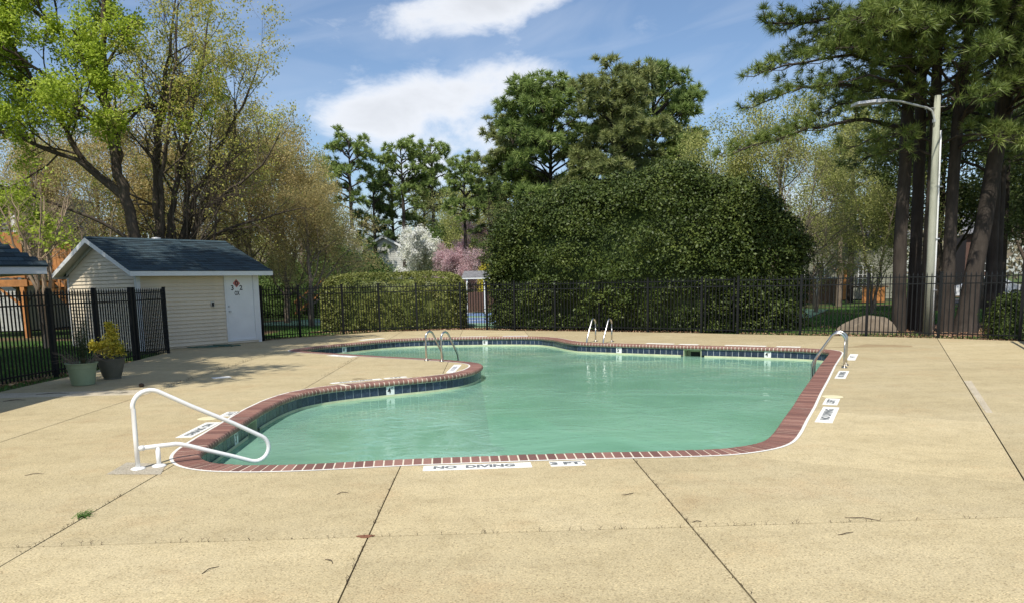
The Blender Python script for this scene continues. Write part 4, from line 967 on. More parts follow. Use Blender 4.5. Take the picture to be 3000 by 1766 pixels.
def pine_branch(T, tc, td, pts, r_, rng, sub=0.30, slen=0.9, lift=0.25, t0=0.25):
    pts = np.array(pts, float); k = len(pts); s = np.linspace(0, k-1, (k-1)*3+1)
    P = np.stack([np.interp(s, range(k), pts[:, i]) for i in range(3)], 1); P[1:] += rng.normal(0, 0.03, (len(P)-1, 3))
    T.add(P, np.linspace(r_, r_*0.25, len(P)), 6)
    L = np.linalg.norm(np.diff(P, axis=0), axis=1).sum(); n = int(L/sub)
    for j in range(n):
        t = t0+(1-t0)*(j+rng.uniform(0, 1))/n; f = t*(len(P)-1); i = min(int(f), len(P)-2)
        q = P[i]+(P[i+1]-P[i])*(f-i); dd = unit(P[i+1]-P[i]); lat = unit(np.cross(dd, [0, 0, 1]))*(1 if j % 2 else -1)
        d = unit(dd*0.7+lat*rng.uniform(0.4, 1.0)+np.array([0, 0, lift*rng.uniform(-0.6, 1.6)]))
        l2 = slen*rng.uniform(0.5, 1.15)*(1.1-0.5*t)
        e = q+d*l2
        if CLEAR(e): continue
        mid_ = (q+e)/2+np.array([0, 0, -0.04]); e = e+np.array([0, 0, 0.12*l2])
        T.add([q, mid_, e], [r_*0.3, r_*0.2, r_*0.12], 4)
        tc.append(e); td.append(unit(d+np.array([0, 0, 0.5])))
        for m_ in range(3):
            u = rng.uniform(0.3, 0.95); qq = q+(e-q)*u; d2 = unit(d+rng.normal(0, 0.7, 3)+np.array([0, 0, 0.25])); l3 = 0.32*l2*rng.uniform(0.5, 1.2)
            T.add([qq, qq+d2*l3], [r_*0.13, r_*0.08], 3); tc.append(qq+d2*l3); td.append(unit(d2+np.array([0, 0, 0.4])))
    tc.append(P[-1]); td.append(unit(P[-1]-P[-3]+np.array([0, 0, 0.2])))
def pine(name, label, base, trunk, rad, branches, seed, k=30, ln=0.27, wd=0.019, mat='needle', group=None, slen=0.95, sub=0.25):
    global PB
    PB = np.array(base, float)
    rng = np.random.default_rng(seed); T = Twigs(); tc = []; td = []
    tr = np.array(rel(trunk, base)); kk = len(tr); s = np.linspace(0, kk-1, (kk-1)*4+1)
    P = np.stack([np.interp(s, range(kk), tr[:, i]) for i in range(3)], 1); T.add(P, np.interp(s, range(kk), rad), 14)
    for b in branches: pine_branch(T, tc, td, rel(b[0], base), b[1], rng, sub, slen)
    root = empty(name, base, label=label, cat='tree', group=group)
    link('trunk', T.mesh('trunk'), M['bark_pine'], root)
    if tc: link('crown', poly_mesh('crown', needles(np.array(tc), np.array(td), k, ln, wd, rng), 3), M[mat], root)
    return root
def whorl_branches(trunk_at, z0, z1, n, lmax, rng, rise=0.15, lmin=0.35, dirs=None, r_=0.05):
    out = []
    for i in range(n):
        t = (i+rng.uniform(0, 1))/n; z = z0+(z1-z0)*t; a = rng.uniform(0, 2*math.pi) if dirs is None else rng.choice(dirs)+rng.normal(0, 0.35)
        prof = math.sin(math.pi*min(1, 0.25+0.75*t))**0.6; L = lmax*(lmin+(1-lmin)*prof)*rng.uniform(0.7, 1.1)
        p = np.array(trunk_at(z)); d = np.array([math.cos(a), math.sin(a), 0]); rs = rise+0.55*t
        pts = [p+d*L*u+np.array([0, 0, L*(rs*u+0.12*math.sin(u*3)-0.08*u*u)]) for u in (0, 0.33, 0.66, 1.0)]
        out.append((pts, r_*(0.6+0.4*L/lmax)))
    return out

def shell_bush(name, c, rz, a, b, h, n, per, leaf, mat, seed, p=2.6, q=2.4, disp=0.10, freq=1.6, label=None, cat='shrub', front=0.0, spread=0.11, depth=0.14, aspect=0.55, lean=0.0, group=None, stem=None, skirt=0.02):
    rng = np.random.default_rng(seed)
    D = unit(rng.normal(size=(n*3, 3))*np.array([a, b, h])); D[:, 2] = np.abs(D[:, 2])
    if front: D[:, 1] = np.where(rng.uniform(size=len(D)) < front, -np.abs(D[:, 1]), D[:, 1])
    f = (np.abs(D[:, 0]/a)**p+np.abs(D[:, 1]/b)**p)**(q/p)+np.abs(D[:, 2]/(h*(1+lean*D[:, 0])))**q
    rr = f**(-1/q)
    # even out: keep in proportion to projected area
    w = rr**2; keep = rng.uniform(size=len(w)) < w/np.quantile(w, 0.97)
    D, rr = D[keep][:n], rr[keep][:n]
    S = D*rr[:, None]
    wv = 0.65*wob(S, seed+1, freq)+0.6*wob(S*np.array([1, 1, 1.5]), seed+2, freq*2.9)
    S2 = S*(1+disp*wv/np.maximum(rr, 0.5))[:, None]*(1-depth*rng.uniform(0, 1, (len(S), 1))**2/np.maximum(rr, 0.6)[:, None])
    S2[:, 2] = np.maximum(S2[:, 2], skirt)
    e = 0.02; nrm = unit(np.stack([np.sign(S[:, 0])*np.abs(S[:, 0]/a)**(p-1)/a, np.sign(S[:, 1])*np.abs(S[:, 1]/b)**(p-1)/b, np.abs(S[:, 2]/h)**(q-1)/h], 1)+e)
    C = np.repeat(S2, per, 0)+rng.normal(0, spread, (len(S2)*per, 3)); C[:, 2] = np.maximum(C[:, 2], 0.01)
    V = leaf_quads(C, leaf, rng, 0.35, aspect, np.repeat(nrm, per, 0)*np.array([1, 1, 1])+np.array([0, 0, 0.35]))
    root = empty(name, c, rz, label=label, cat=cat, group=group)
    link('foliage', poly_mesh('foliage', V, 4), M[mat], root)
    # inner mass of older leaves and stems
    bm = bmesh.new(); bmesh.ops.create_icosphere(bm, subdivisions=5, radius=1.0)
    X = unit(np.array([v.co[:] for v in bm.verts])*np.array([a, b, h])); X[:, 2] = np.abs(X[:, 2])
    f = (np.abs(X[:, 0]/a)**p+np.abs(X[:, 1]/b)**p)**(q/p)+np.abs(X[:, 2]/(h*(1+lean*X[:, 0])))**q
    r2 = f**(-1/q); Y = X*r2[:, None]; wv = 0.65*wob(Y, seed+1, freq)+0.6*wob(Y*np.array([1, 1, 1.5]), seed+2, freq*2.9)
    Y = Y*((1+disp*wv/np.maximum(r2, 0.5))-(depth+spread)*1.0/np.maximum(r2, 0.4)).clip(0.3, 2)[:, None]
    for v, y_ in zip(bm.verts, Y): v.co = (y_[0], y_[1], y_[2] if v.co.z > 0 else 0.0)
    me = bpy.data.meshes.new('inner_growth'); bm.to_mesh(me); bm.free(); link('inner_growth', me, M[mat], root)
    return root

# ------------------------------------------------------------------ holly, hedges, shrubs
ha = math.atan2(-0.54, 0.85)
def clump_bush(name, c, rz, a, b, h, nclump, per, leaf, mat, seed, p, q, rx, rz_, label, cat='shrub', front=0.6, lean=0.0, jag=0.3, inset=(0.25, 0.62)):
    """big shrub of overlapping leafy pads with shaded gaps between them"""
    rng = np.random.default_rng(seed)
    D = unit(rng.normal(size=(nclump*4, 3))*np.array([a, b, h])); D[:, 2] = np.abs(D[:, 2])
    D[:, 1] = np.where(rng.uniform(size=len(D)) < front, -np.abs(D[:, 1]), D[:, 1])
    f = (np.abs(D[:, 0]/a)**p+np.abs(D[:, 1]/b)**p)**(q/p)+np.abs(D[:, 2]/(h*(1+lean*D[:, 0])))**q
    rr = f**(-1/q); w = rr**2; keep = rng.uniform(size=len(w)) < w/np.quantile(w, 0.97)
    D, rr = D[keep][:nclump], rr[keep][:nclump]; S = D*rr[:, None]
    nrm = unit(np.stack([np.sign(S[:, 0])*np.abs(S[:, 0]/a)**(p-1)/a, np.sign(S[:, 1])*np.abs(S[:, 1]/b)**(p-1)/b, np.abs(S[:, 2]/h)**(q-1)/h], 1))
    S = S+nrm*(jag*(0.55*wob(S, seed+3, 0.8)+0.35*wob(S, seed+4, 2.2)+0.35*rng.normal(size=len(S)))-inset[0])[:, None]
    n = len(S); k = per
    sz = np.repeat(rng.uniform(0.65, 1.25, n), k)[:, None]; C0 = np.repeat(S, k, 0); N0 = np.repeat(nrm, k, 0)
    bias = unit(N0*0.75+np.array([0, 0, 0.75]))
    d = unit(unit(rng.normal(size=(n*k, 3)))*1.0+bias*0.75)
    P = C0+d*np.array([rx, rx, rz_])*sz*rng.uniform(0.62, 1.08, (n*k, 1))+rng.normal(0, 0.09*rx, (n*k, 3)); P[:, 2] = np.maximum(P[:, 2], 0.02+0.1*rng.uniform(size=n*k))
    root = empty(name, c, rz, label=label, cat=cat)
    link('foliage', poly_mesh('foliage', leaf_quads(P, leaf, rng, 0.3, 0.55, d*0.8+np.array([0, 0, 0.3])), 4), M[mat], root)
    bm = bmesh.new(); bmesh.ops.create_icosphere(bm, subdivisions=4, radius=1.0)
    X = unit(np.array([v.co[:] for v in bm.verts])*np.array([a, b, h])); X[:, 2] = np.abs(X[:, 2])
    f = (np.abs(X[:, 0]/a)**p+np.abs(X[:, 1]/b)**p)**(q/p)+np.abs(X[:, 2]/(h*(1+lean*X[:, 0])))**q
    Y = X*(f**(-1/q)-inset[1])[:, None]
    for v, y_ in zip(bm.verts, Y): v.co = (y_[0], y_[1], y_[2] if v.co.z > 0 else 0.0)
    me = bpy.data.meshes.new('inner_growth'); bm.to_mesh(me); bm.free(); link('inner_growth', me, M[mat], root)
    return root
clump_bush('holly_thicket', (5.5, 28.4, 0), ha, 5.55, 2.9, 5.05, 1800, 102, 0.098, 'leaf_holly', 11, 3.3, 3.9, 0.48, 0.30, 'huge glossy dark green holly behind the back fence', lean=0.05, jag=0.42, inset=(0.25, 0.8))
clump_bush('clipped_hedge', (-3.5, 30.4, 0), 0.06, 2.72, 1.5, 2.08, 2300, 20, 0.066, 'leaf_box', 21, 7.0, 7.0, 0.13, 0.10, 'clipped flat-topped hedge behind the back fence', 'hedge', jag=0.03, inset=(0.05, 0.24))
shell_bush('small_hedge', (13.62, 19.35, 0), ha+0.3, 0.62, 0.55, 1.12, 900, 10, 0.06, 'leaf_holly', 31, disp=0.06, spread=0.06, depth=0.08, label='low dark green shrub at the right end of the fence', cat='shrub')
for i, (x, y, a, b, h, lab) in enumerate(((-11.6, 46, 2.0, 1.6, 3.3, 'soft green bush beyond the fence nearest the shed'), (-8.7, 45, 2.3, 1.8, 4.3, 'tallest soft green bush beyond the fence, before the grey house'), (-6.4, 44.5, 1.6, 1.4, 3.1, 'soft green bush beyond the clipped hedge at the grey house corner'))):
    shell_bush('green_bush', (x, y, 0), 0.3*i, a, b, h, 1700, 9, 0.145, 'leaf_cedar', 41+i, p=2.1, q=1.9, disp=0.30, freq=1.5, front=0.5, spread=0.20, depth=0.3, aspect=0.3, label=lab, cat='shrub', group='soft green bushes beyond the fence')
shell_bush('green_bush', (-2.2, 62, 0), 0, 4.2, 2.0, 6.3, 2400, 10, 0.18, 'leaf_cedar', 47, p=2.1, q=1.9, disp=0.4, freq=1.0, front=0.5, spread=0.25, depth=0.35, aspect=0.35, label='green bush behind the pink and white blossom trees', cat='shrub', group='soft green bushes beyond the fence')
shell_bush('forsythia', (0.12, 47, 0), 0, 0.5, 0.5, 2.7, 260, 10, 0.10, 'leaf_yellow', 49, disp=0.1, spread=0.1, label='small yellow flowering shrub beside the holly', cat='shrub')

# potted plants
def potted(root, C, size, mat, rng, upb=0.2, asp=0.5): link('foliage', poly_mesh('foliage', leaf_quads(C, size, rng, upb, asp), 4), M[mat], root)
rng = np.random.default_rng(3)
for j in range(26):
    w_ = rng.uniform(0, 6.28); r_ = rng.uniform(0.02, 0.13); hh_ = rng.uniform(0.35, 0.8); q_ = rng.uniform(0, 1, 90)
    PT = np.stack([0.04+(0.3+0.7*q_)*r_*np.cos(w_), (0.3+0.7*q_)*r_*np.sin(w_), 0.38+q_*hh_], 1)+rng.normal(0, 0.014, (90, 3))
    POTC = PT if j == 0 else np.concatenate([POTC, PT])
potted(POT1, POTC, 0.036, 'leaf_dark', rng, 0.2, 0.22)
T = Twigs()
for i in range(70):
    w = rng.uniform(0, 6.28); d = np.array([math.cos(w), math.sin(w), rng.uniform(0.1, 0.9)]); L = rng.uniform(0.18, 0.42); p = np.array([0.12*math.cos(w), 0.12*math.sin(w), 0.36])
    T.add([p, p+d*L*0.55+np.array([0, 0, 0.05]), p+d*L+np.array([0, 0, -0.05*rng.uniform(0, 1)])], [0.0035, 0.003, 0.0015], 3)
T.add([(0.04, 0, 0.34), (0.04, 0, 0.8), (0.04, 0, 1.1)], [0.012, 0.009, 0.003], 6)
link('dead_grass', T.mesh('dead_grass'), M['bark_light'], POT1)
cl = []
for cx_, cy_, cz_, sx_, sz_, m_ in ((0.0, 0, 0.62, 0.15, 0.16, 900), (0.05, 0.03, 0.86, 0.085, 0.14, 700), (0.02, 0, 1.0, 0.05, 0.07, 260), (-0.20, 0.0, 0.60, 0.10, 0.08, 480), (-0.33, 0.03, 0.64, 0.06, 0.07, 240), (0.19, 0.0, 0.58, 0.07, 0.10, 420)):
    cl.append(np.array([cx_, cy_, cz_])+rng.normal(size=(m_, 3))*np.array([sx_, sx_, sz_])*0.55)
potted(POT2, np.concatenate(cl), 0.05, 'leaf_yellow', rng, 0.5)
T = Twigs()
for e in ((0.05, 0.03, 0.9), (-0.25, 0, 0.6), (0.18, 0, 0.6), (0.0, 0.05, 0.75), (-0.1, -0.04, 0.65)): T.add([(0, 0, 0.33), (e[0]*0.5, e[1]*0.5, 0.33+(e[2]-0.33)*0.6), e], [0.009, 0.007, 0.003], 5)
for i in range(24):
    w = rng.uniform(0, 6.28); p = np.array([0.13*math.cos(w), 0.13*math.sin(w), 0.35]); d = np.array([math.cos(w), math.sin(w), 0.7]); T.add([p, p+d*0.12, p+d*0.22], [0.003, 0.002, 0.001], 3)
link('stem', T.mesh('stem'), M['bark_light'], POT2)

# ------------------------------------------------------------------ left foreground trees
B = (-11.85, 27.5, 0)
limbs = [
    (rel([(-11.85, 27.5, -0.1), (-11.95, 27.5, 1.7), (-12.0, 27.5, 3.41), (-12.21, 27.4, 4.8), (-12.42, 27.4, 5.94), (-12.54, 27.3, 7.63), (-12.52, 27.2, 9.07), (-12.32, 27.2, 10.59), (-12.1, 27.1, 12.6), (-12.0, 27, 14.0)], B), [0.34, 0.27, 0.24, 0.22, 0.20, 0.17, 0.14, 0.10, 0.06, 0.03], 12, 2.6, 0.5),
    (rel([(-12.19, 27.5, 4.77), (-13.37, 27.2, 5.89), (-13.78, 26.9, 7.04), (-14.26, 26.6, 7.95), (-14.77, 26.3, 9.31), (-15.1, 26.0, 10.8)], B), [0.15, 0.12, 0.10, 0.08, 0.05, 0.025], 12, 2.2, 0.25),
    (rel([(-12.54, 27.3, 7.63), (-13.18, 27.0, 9.51), (-14.2, 26.8, 10.6), (-15.24, 26.5, 11.25), (-16.2, 26.2, 12.2)], B), [0.11, 0.09, 0.07, 0.05, 0.025], 11, 2.2, 0.2),
    (rel([(-12.24, 27.5, 4.68), (-13.47, 26.8, 6.0), (-14.9, 26.2, 6.6), (-16.34, 25.6, 6.9), (-17.6, 25.2, 7.2)], B), [0.11, 0.09, 0.07, 0.05, 0.02], 12, 2.0, 0.2),
    (rel([(-12.53, 27.4, 6.62), (-11.63, 27.8, 7.84), (-10.81, 28.2, 8.05), (-9.9, 28.5, 8.6)], B), [0.08, 0.065, 0.05, 0.02], 5, 1.6, 0.3),
    (rel([(-12.31, 27.4, 5.94), (-12.02, 26.9, 6.61), (-11.92, 26.6, 7.4), (-11.7, 26.2, 8.6)], B), [0.07, 0.06, 0.05, 0.02], 4, 1.4, 0.4),
    (rel([(-12.4, 27.4, 6.8), (-13.4, 26.4, 8.2), (-14.4, 25.5, 9.0), (-15.6, 24.8, 9.4)], B), [0.08, 0.07, 0.05, 0.02], 9, 1.9, 0.25),
    (rel([(-12.05, 27.4, 3.3), (-12.88, 27.0, 3.91), (-13.96, 26.7, 4.43), (-14.94, 26.4, 4.88), (-16.2, 26.0, 5.3)], B), [0.085, 0.07, 0.055, 0.045, 0.02], 5, 1.0, 0.5)]
limbs = [(a_, np.array(b_)*0.82, int(c_*1.15), d_, e_) for a_, b_, c_, d_, e_ in limbs]
tm, cm = tree_meshes(limbs, QF2, 101, leaf=0.11, per=6, spread=0.10, upb=0.9, keep=lambda P: (P[:, 0] < 0.6) | (np.random.default_rng(1).uniform(size=len(P)) < 0.25))
put_tree('maple_tree', tm, cm, M['bark_grey'], M['leaf_maple'], B, label='leaning maple with fresh bright green leaves behind the shed')
B = (-11.2, 28.6, 0)
limbs = [
    (rel([(-11.6, 28.6, -0.1), (-11.69, 28.6, 3.46), (-11.64, 28.6, 5.13), (-11.56, 28.7, 6.78), (-11.33, 28.8, 8.17), (-10.9, 28.9, 9.8), (-10.6, 29.0, 11.8)], B), [0.27, 0.21, 0.18, 0.15, 0.11, 0.07, 0.03], 11, 2.4, 0.45),
    (rel([(-11.3, 28.5, -0.1), (-11.29, 28.5, 3.45), (-11.02, 28.4, 4.65), (-10.68, 28.3, 5.83), (-10.22, 28.2, 7.23), (-9.6, 28.0, 9.0), (-9.0, 27.8, 11.2)], B), [0.18, 0.15, 0.12, 0.10, 0.08, 0.05, 0.02], 13, 2.4, 0.35),
    (rel([(-11.1, 28.7, -0.1), (-10.99, 28.7, 3.2), (-10.39, 28.9, 5.0), (-9.55, 29.1, 6.52), (-8.6, 29.3, 8.2), (-7.9, 29.5, 10.0)], B), [0.16, 0.13, 0.10, 0.08, 0.05, 0.02], 14, 2.2, 0.3),
    (rel([(-10.95, 28.6, -0.1), (-10.75, 28.5, 2.9), (-9.95, 28.2, 4.39), (-8.81, 28.0, 5.09), (-7.6, 27.8, 5.9), (-6.9, 27.6, 6.9)], B), [0.12, 0.10, 0.07, 0.055, 0.04, 0.02], 13, 1.9, 0.3),
    (rel([(-11.45, 28.4, -0.1), (-11.5, 28.3, 3.0), (-11.2, 27.9, 5.5), (-10.6, 27.5, 7.2), (-10.1, 27.2, 9.2), (-9.8, 27.0, 11.0)], B), [0.13, 0.11, 0.09, 0.07, 0.04, 0.02], 12, 2.1, 0.35),
    (rel([(-10.9, 28.8, -0.1), (-10.7, 28.9, 3.0), (-9.6, 29.3, 3.8), (-8.2, 29.6, 4.2), (-6.7, 29.8, 4.6)], B), [0.10, 0.085, 0.065, 0.045, 0.02], 10, 1.5, 0.35)]
rng = np.random.default_rng(9)
for i in range(10):      # slender upright suckers fanning out from the base
    w = rng.uniform(-0.9, 0.9); sx_ = math.sin(w); hh = rng.uniform(5.5, 9.0); b0 = np.array([rng.normal(0.25, 0.4), rng.normal(0, 0.35), -0.1])
    limbs.append(([tuple(b0), tuple(b0+np.array([0.25*sx_, 0.1, 2.2])), tuple(b0+np.array([1.1*sx_, rng.normal(0, 0.4), 0.55*hh])), tuple(b0+np.array([2.3*sx_, rng.normal(0, 0.8), 0.8*hh])), tuple(b0+np.array([3.4*sx_, rng.normal(0, 1.0), hh]))], [0.065, 0.055, 0.04, 0.028, 0.012], 8, 1.7, 0.4))
limbs = [(a_, np.array(b_)*0.85, c_, d_, e_) for a_, b_, c_, d_, e_ in limbs]
tm, cm = tree_meshes(limbs, QF, 102, leaf=0.09, per=4, spread=0.09, upb=0.4, keep=lambda P: np.random.default_rng(2).uniform(size=len(P)) < np.clip((P[:, 2]-5.2)/5.5, 0.04, 0.9)*0.6)
put_tree('multi_stem_tree', tm, cm, M['bark_grey'], M['leaf_olive'], B, label='many-stemmed tree with bare twigs and sparse olive leaves behind the shed')
# taller olive tree right behind it
def generic(h, r_, seed, Q, kids, L, leaf, per, spread, lean=(0, 0), stems=1, upb=0.4, keep=None, droop=0.0, fork=0.28):
    rng = np.random.default_rng(seed); limbs = []
    for s in range(stems):
        w = 2*math.pi*s/max(1, stems)+rng.uniform(0, 1); o = 0.0 if stems == 1 else 0.16
        tx, ty = lean[0]*h+o*1.6*h*math.cos(w)*0.6, lean[1]*h+o*1.6*h*math.sin(w)*0.6
        pts = [(0.1*o*math.cos(w), 0.1*o*math.sin(w), -0.1)]+[(tx*t**1.3+rng.normal(0, 0.06), ty*t**1.3+rng.normal(0, 0.06), h*0.86*t) for t in (0.2, 0.4, 0.6, 0.8, 1.0)]
        rad = np.array([1.15, 0.9, 0.75, 0.55, 0.35, 0.12])*r_*(1 if stems == 1 else 0.65)
        limbs.append((pts, rad, kids, L, fork))
    return tree_meshes(limbs, Q, seed, leaf=leaf, per=per, spread=spread, upb=upb, keep=keep or (lambda P: np.ones(len(P), bool)), droop=droop)
OL = generic(13.0, 0.19, 111, QF, 16, 3.7, 0.105, 4, 0.10, lean=(0.02, 0))
put_tree('olive_leaf_tree', *OL, M['bark_grey'], M['leaf_olive'], (-11.9, 31.8, 0), 0.4, 0.95, label='tall tree with olive-yellow leaves rising above the shed roof')
RU = generic(8.5, 0.16, 112, QF, 17, 3.3, 0.095, 12, 0.22, fork=0.12)
RU2 = generic(9.5, 0.18, 113, QF, 13, 3.6, 0.095, 9, 0.24, fork=0.15, stems=2)
for i, (x, y, s, rz, k, lab) in enumerate(((-9.4, 37.0, 0.85, 0.3, 0, 'russet-leaved tree right of the shed roof'), (-7.5, 33.5, 0.68, 1.9, 0, 'low golden russet tree just right of the shed roof'), (-11.0, 36.0, 0.95, 1.9, 1, 'russet-leaved tree straight behind the shed'), (-13.6, 37.0, 0.95, 4.0, 0, 'russet-leaved tree between the two shed trunks'),
                                           (-17.2, 37.5, 1.05, 2.7, 1, 'russet-leaved tree left of the maple trunk'), (-20.6, 39.0, 1.05, 5.2, 0, 'russet-leaved tree at the far left edge'))):
    a = (RU, RU2)[k]; put_tree('russet_tree', *a, M['bark_light'], M['leaf_russet'], (x, y, 0), rz, s, label=lab, group='russet trees behind the shed')
YG = generic(10.0, 0.17, 114, QF, 15, 3.4, 0.105, 11, 0.24, droop=0.5, fork=0.2)
YG2 = generic(9.0, 0.14, 115, QF, 12, 3.0, 0.105, 6, 0.25, droop=0.6, stems=2, fork=0.2)
for i, (x, y, s, rz, k, lab) in enumerate(((-10.9, 47.0, 0.92, 0.5, 0, 'yellow-green tree at the sky edge left of the far pines'), (-13.6, 50.0, 1.1, 2.0, 0, 'taller yellow-green tree behind the russet trees'), (-0.6, 58.0, 1.0, 1.0, 1, 'pale yellow-green tree left of the big pines'), (-3.4, 78.0, 1.25, 2.0, 1, 'pale yellow-green tree far behind the dogwood'),
                                           (12.3, 39.0, 1.02, 0.4, 1, 'pale yellow-green tree right of the big pines'), (14.6, 38.0, 1.0, 2.6, 0, 'yellow-green tree right of the holly top'), (20.5, 44.0, 1.0, 1.2, 0, 'yellow-green tree behind the light pole arm'), (17.6, 34.5, 0.72, 2.2, 1, 'small loose yellow-green tree before the townhouse door'), (15.4, 55.0, 1.15, 3.2, 1, 'far pale tree between big pines and right pines'))):
    a = (YG, YG2)[k]; put_tree('yellow_green_tree', *a, M['bark_light'], M['leaf_yg'], (x, y, 0), rz, s, label=lab, group='yellow-green spring trees')
BR = generic(8.8, 0.13, 116, QF, 14, 3.0, 0.08, 1, 0.2, stems=2, fork=0.15)
for i, (x, y, s, rz, lab) in enumerate(((13.6, 33.5, 0.85, 0.2, 'bare twiggy tree right behind the holly'), (15.9, 36.5, 0.8, 1.7, 'bare twiggy tree before the right house'), (-3.0, 66.0, 1.0, 2.2, 'bare grey tree between the far pines and the big pines'), (-16.0, 33.0, 0.8, 3.0, 'bare twiggy tree left of the maple'), (-19.0, 32.5, 0.95, 0.9, 'bare twiggy tree behind the cedar deck'), (-9.5, 74.0, 1.2, 4.0, 'bare grey tree among the far pines'), (1.4, 45.0, 0.7, 5.0, 'bare pale tree at the left end of the holly'))):
    put_tree('bare_tree', *BR, M['bark_light'], M['leaf_yg'], (x, y, 0), rz, s, label=lab, group='bare twiggy trees')
GT = generic(9.5, 0.22, 117, QF, 13, 3.4, 0.14, 8, 0.22, fork=0.2)
for i, (x, y, s, rz, lab) in enumerate(((20.2, 37.0, 0.9, 0.3, 'mid green tree beside the right house'), (21.5, 36.0, 1.0, 1.8, 'mid green tree behind the pine trunks'), (24.6, 37.5, 1.1, 3.0, 'mid green tree behind the leaning pine'), (29.0, 40.0, 1.1, 4.4, 'mid green tree at the far right edge'), (23.0, 30.0, 0.8, 5.5, 'smaller green tree at the right behind the fence'))):
    put_tree('green_tree', *GT, M['bark_grey'], M['leaf_green'], (x, y, 0), rz, s, label=lab, group='mid green trees at the right')
# blossom trees
DW = generic(5.2, 0.07, 118, QF, 9, 1.9, 0.14, 10, 0.12, upb=1.4, fork=0.4, stems=2)
put_tree('dogwood_tree', *DW, M['bark_grey'], M['leaf_white'], (-4.5, 57.0, 0), 0.4, 0.98, label='white blossoming dogwood beside the grey house')
put_tree('dogwood_tree', *DW, M['bark_grey'], M['leaf_white'], (-11.9, 58.0, 0), 2.4, 1.05, label='white blossoming tree half hidden left of the grey house')
PK = generic(4.6, 0.07, 119, QF, 9, 2.0, 0.10, 8, 0.15, fork=0.15, stems=3)
put_tree('cherry_tree', *PK, M['bark_grey'], M['leaf_pink'], (-1.5, 50.0, 0), 0.7, 0.82, label='pink blossoming cherry left of the holly')
put_tree('cherry_tree', *PK, M['bark_grey'], M['leaf_pink'], (0.75, 53.0, 0), 2.7, 1.02, label='taller pink cherry mostly hidden behind the holly')
# crape myrtle left of the shed
B = (-13.4, 24.0, 0); rng = np.random.default_rng(8); limbs = []
for w in np.linspace(0, 6.28, 7, endpoint=False):
    dx, dy = math.cos(w), math.sin(w); limbs.append(([(0.08*dx, 0.08*dy, -0.05), (0.12*dx, 0.12*dy, 0.9), (0.22*dx, 0.22*dy, 1.9), (0.4*dx+rng.normal(0, 0.08), 0.4*dy, 2.8), (0.75*dx, 0.7*dy, 3.8), (1.0*dx, 1.0*dy, 4.6)], [0.06, 0.055, 0.045, 0.035, 0.02, 0.008], 7, 1.1, 0.45))
tm, cm = tree_meshes(limbs, QM, 120, leaf=0.13, per=5, spread=0.12, upb=0.9, keep=lambda P: (P[:, 2] < 3.9) & (P[:, 2] > 3.0) & (np.random.default_rng(3).uniform(size=len(P)) < 0.07))
put_tree('crape_myrtle', tm, cm, M['bark_crape'], M['leaf_maple'], B, label='smooth tan many-stemmed crape myrtle between pavilion and shed')

# ------------------------------------------------------------------ pines at the right
rng = np.random.default_rng(77)
def line_at(tr):
    A = np.array(tr); return lambda z: [np.interp(z, A[:, 2], A[:, 0]), np.interp(z, A[:, 2], A[:, 1]), z]
G_P = 'tall pines at the right'
T1 = [(12.6, 23.0, -0.1), (12.52, 23.0, 2.73), (12.57, 23.0, 5.21), (12.55, 23.0, 7.62), (12.5, 23.0, 10.0), (12.5, 23, 15)]
br = [([(12.5, 22.9, 5.95), (10.95, 22.3, 6.04), (9.5, 21.9, 5.83), (8.35, 21.6, 5.48), (6.9, 21.3, 5.05)], 0.065), ([(12.5, 22.9, 6.7), (10.43, 22.2, 7.0), (8.98, 22.0, 6.85), (7.75, 21.8, 6.45)], 0.06), ([(12.5, 22.9, 7.4), (10.4, 22.0, 7.74), (8.96, 21.7, 7.48), (7.5, 21.4, 7.1)], 0.06),
      ([(12.5, 22.9, 8.3), (10.35, 22.4, 8.8), (8.93, 22.2, 8.6), (7.95, 22.0, 8.6)], 0.06), ([(12.5, 22.9, 9.2), (10.6, 22.0, 9.8), (9.2, 21.5, 9.8), (7.9, 21.2, 9.6)], 0.06), ([(12.5, 22.9, 8.0), (11.2, 21.4, 8.3), (10.2, 20.4, 8.2), (9.2, 19.8, 7.9)], 0.05), ([(12.5, 22.9, 6.5), (11.4, 21.6, 6.9), (10.3, 20.8, 6.9), (9.2, 20.3, 6.6)], 0.05)]
br += whorl_branches(line_at(T1), 6.8, 14.5, 40, 4.4, rng, dirs=[2.6, 3.2, 3.8, 4.4])+whorl_branches(line_at(T1), 7, 14, 12, 3.4, rng)
pine('pine_tree', 'straight pine trunk furthest left, its boughs sweeping over the lamp', (12.6, 23.0, 0), T1, [0.21, 0.185, 0.175, 0.16, 0.13, 0.03], br, 201, group=G_P)
T2 = [(13.35, 23.6, -0.1), (13.35, 23.6, 2.74), (13.32, 23.6, 5.28), (13.24, 23.6, 7.75), (13.16, 23.6, 10.15), (13.1, 23.6, 16)]
br = whorl_branches(line_at(T2), 5.8, 15.5, 46, 4.2, rng)
pine('pine_tree', 'straight pine trunk second from the left in the group', (13.35, 23.6, 0), T2, [0.20, 0.175, 0.165, 0.15, 0.12, 0.03], br, 202, group=G_P)
T3 = [(13.1, 22.45, -0.1), (13.09, 22.45, 2.69), (13.11, 22.45, 5.12), (13.05, 22.45, 7.02), (13.0, 22.4, 9.5), (13.0, 22.4, 14)]
br = [([(13.1, 22.4, 5.1), (12.6, 22.2, 5.5), (11.9, 22.0, 5.6), (11.2, 21.8, 5.4), (10.2, 21.7, 5.15)], 0.045), ([(13.1, 22.4, 5.0), (12.6, 22.3, 5.2), (12.0, 22.1, 5.2), (11.2, 21.9, 5.0)], 0.04), ([(13.1, 22.4, 5.3), (13.5, 21.4, 5.4), (13.7, 20.7, 5.3), (13.9, 20.2, 5.0)], 0.04)]
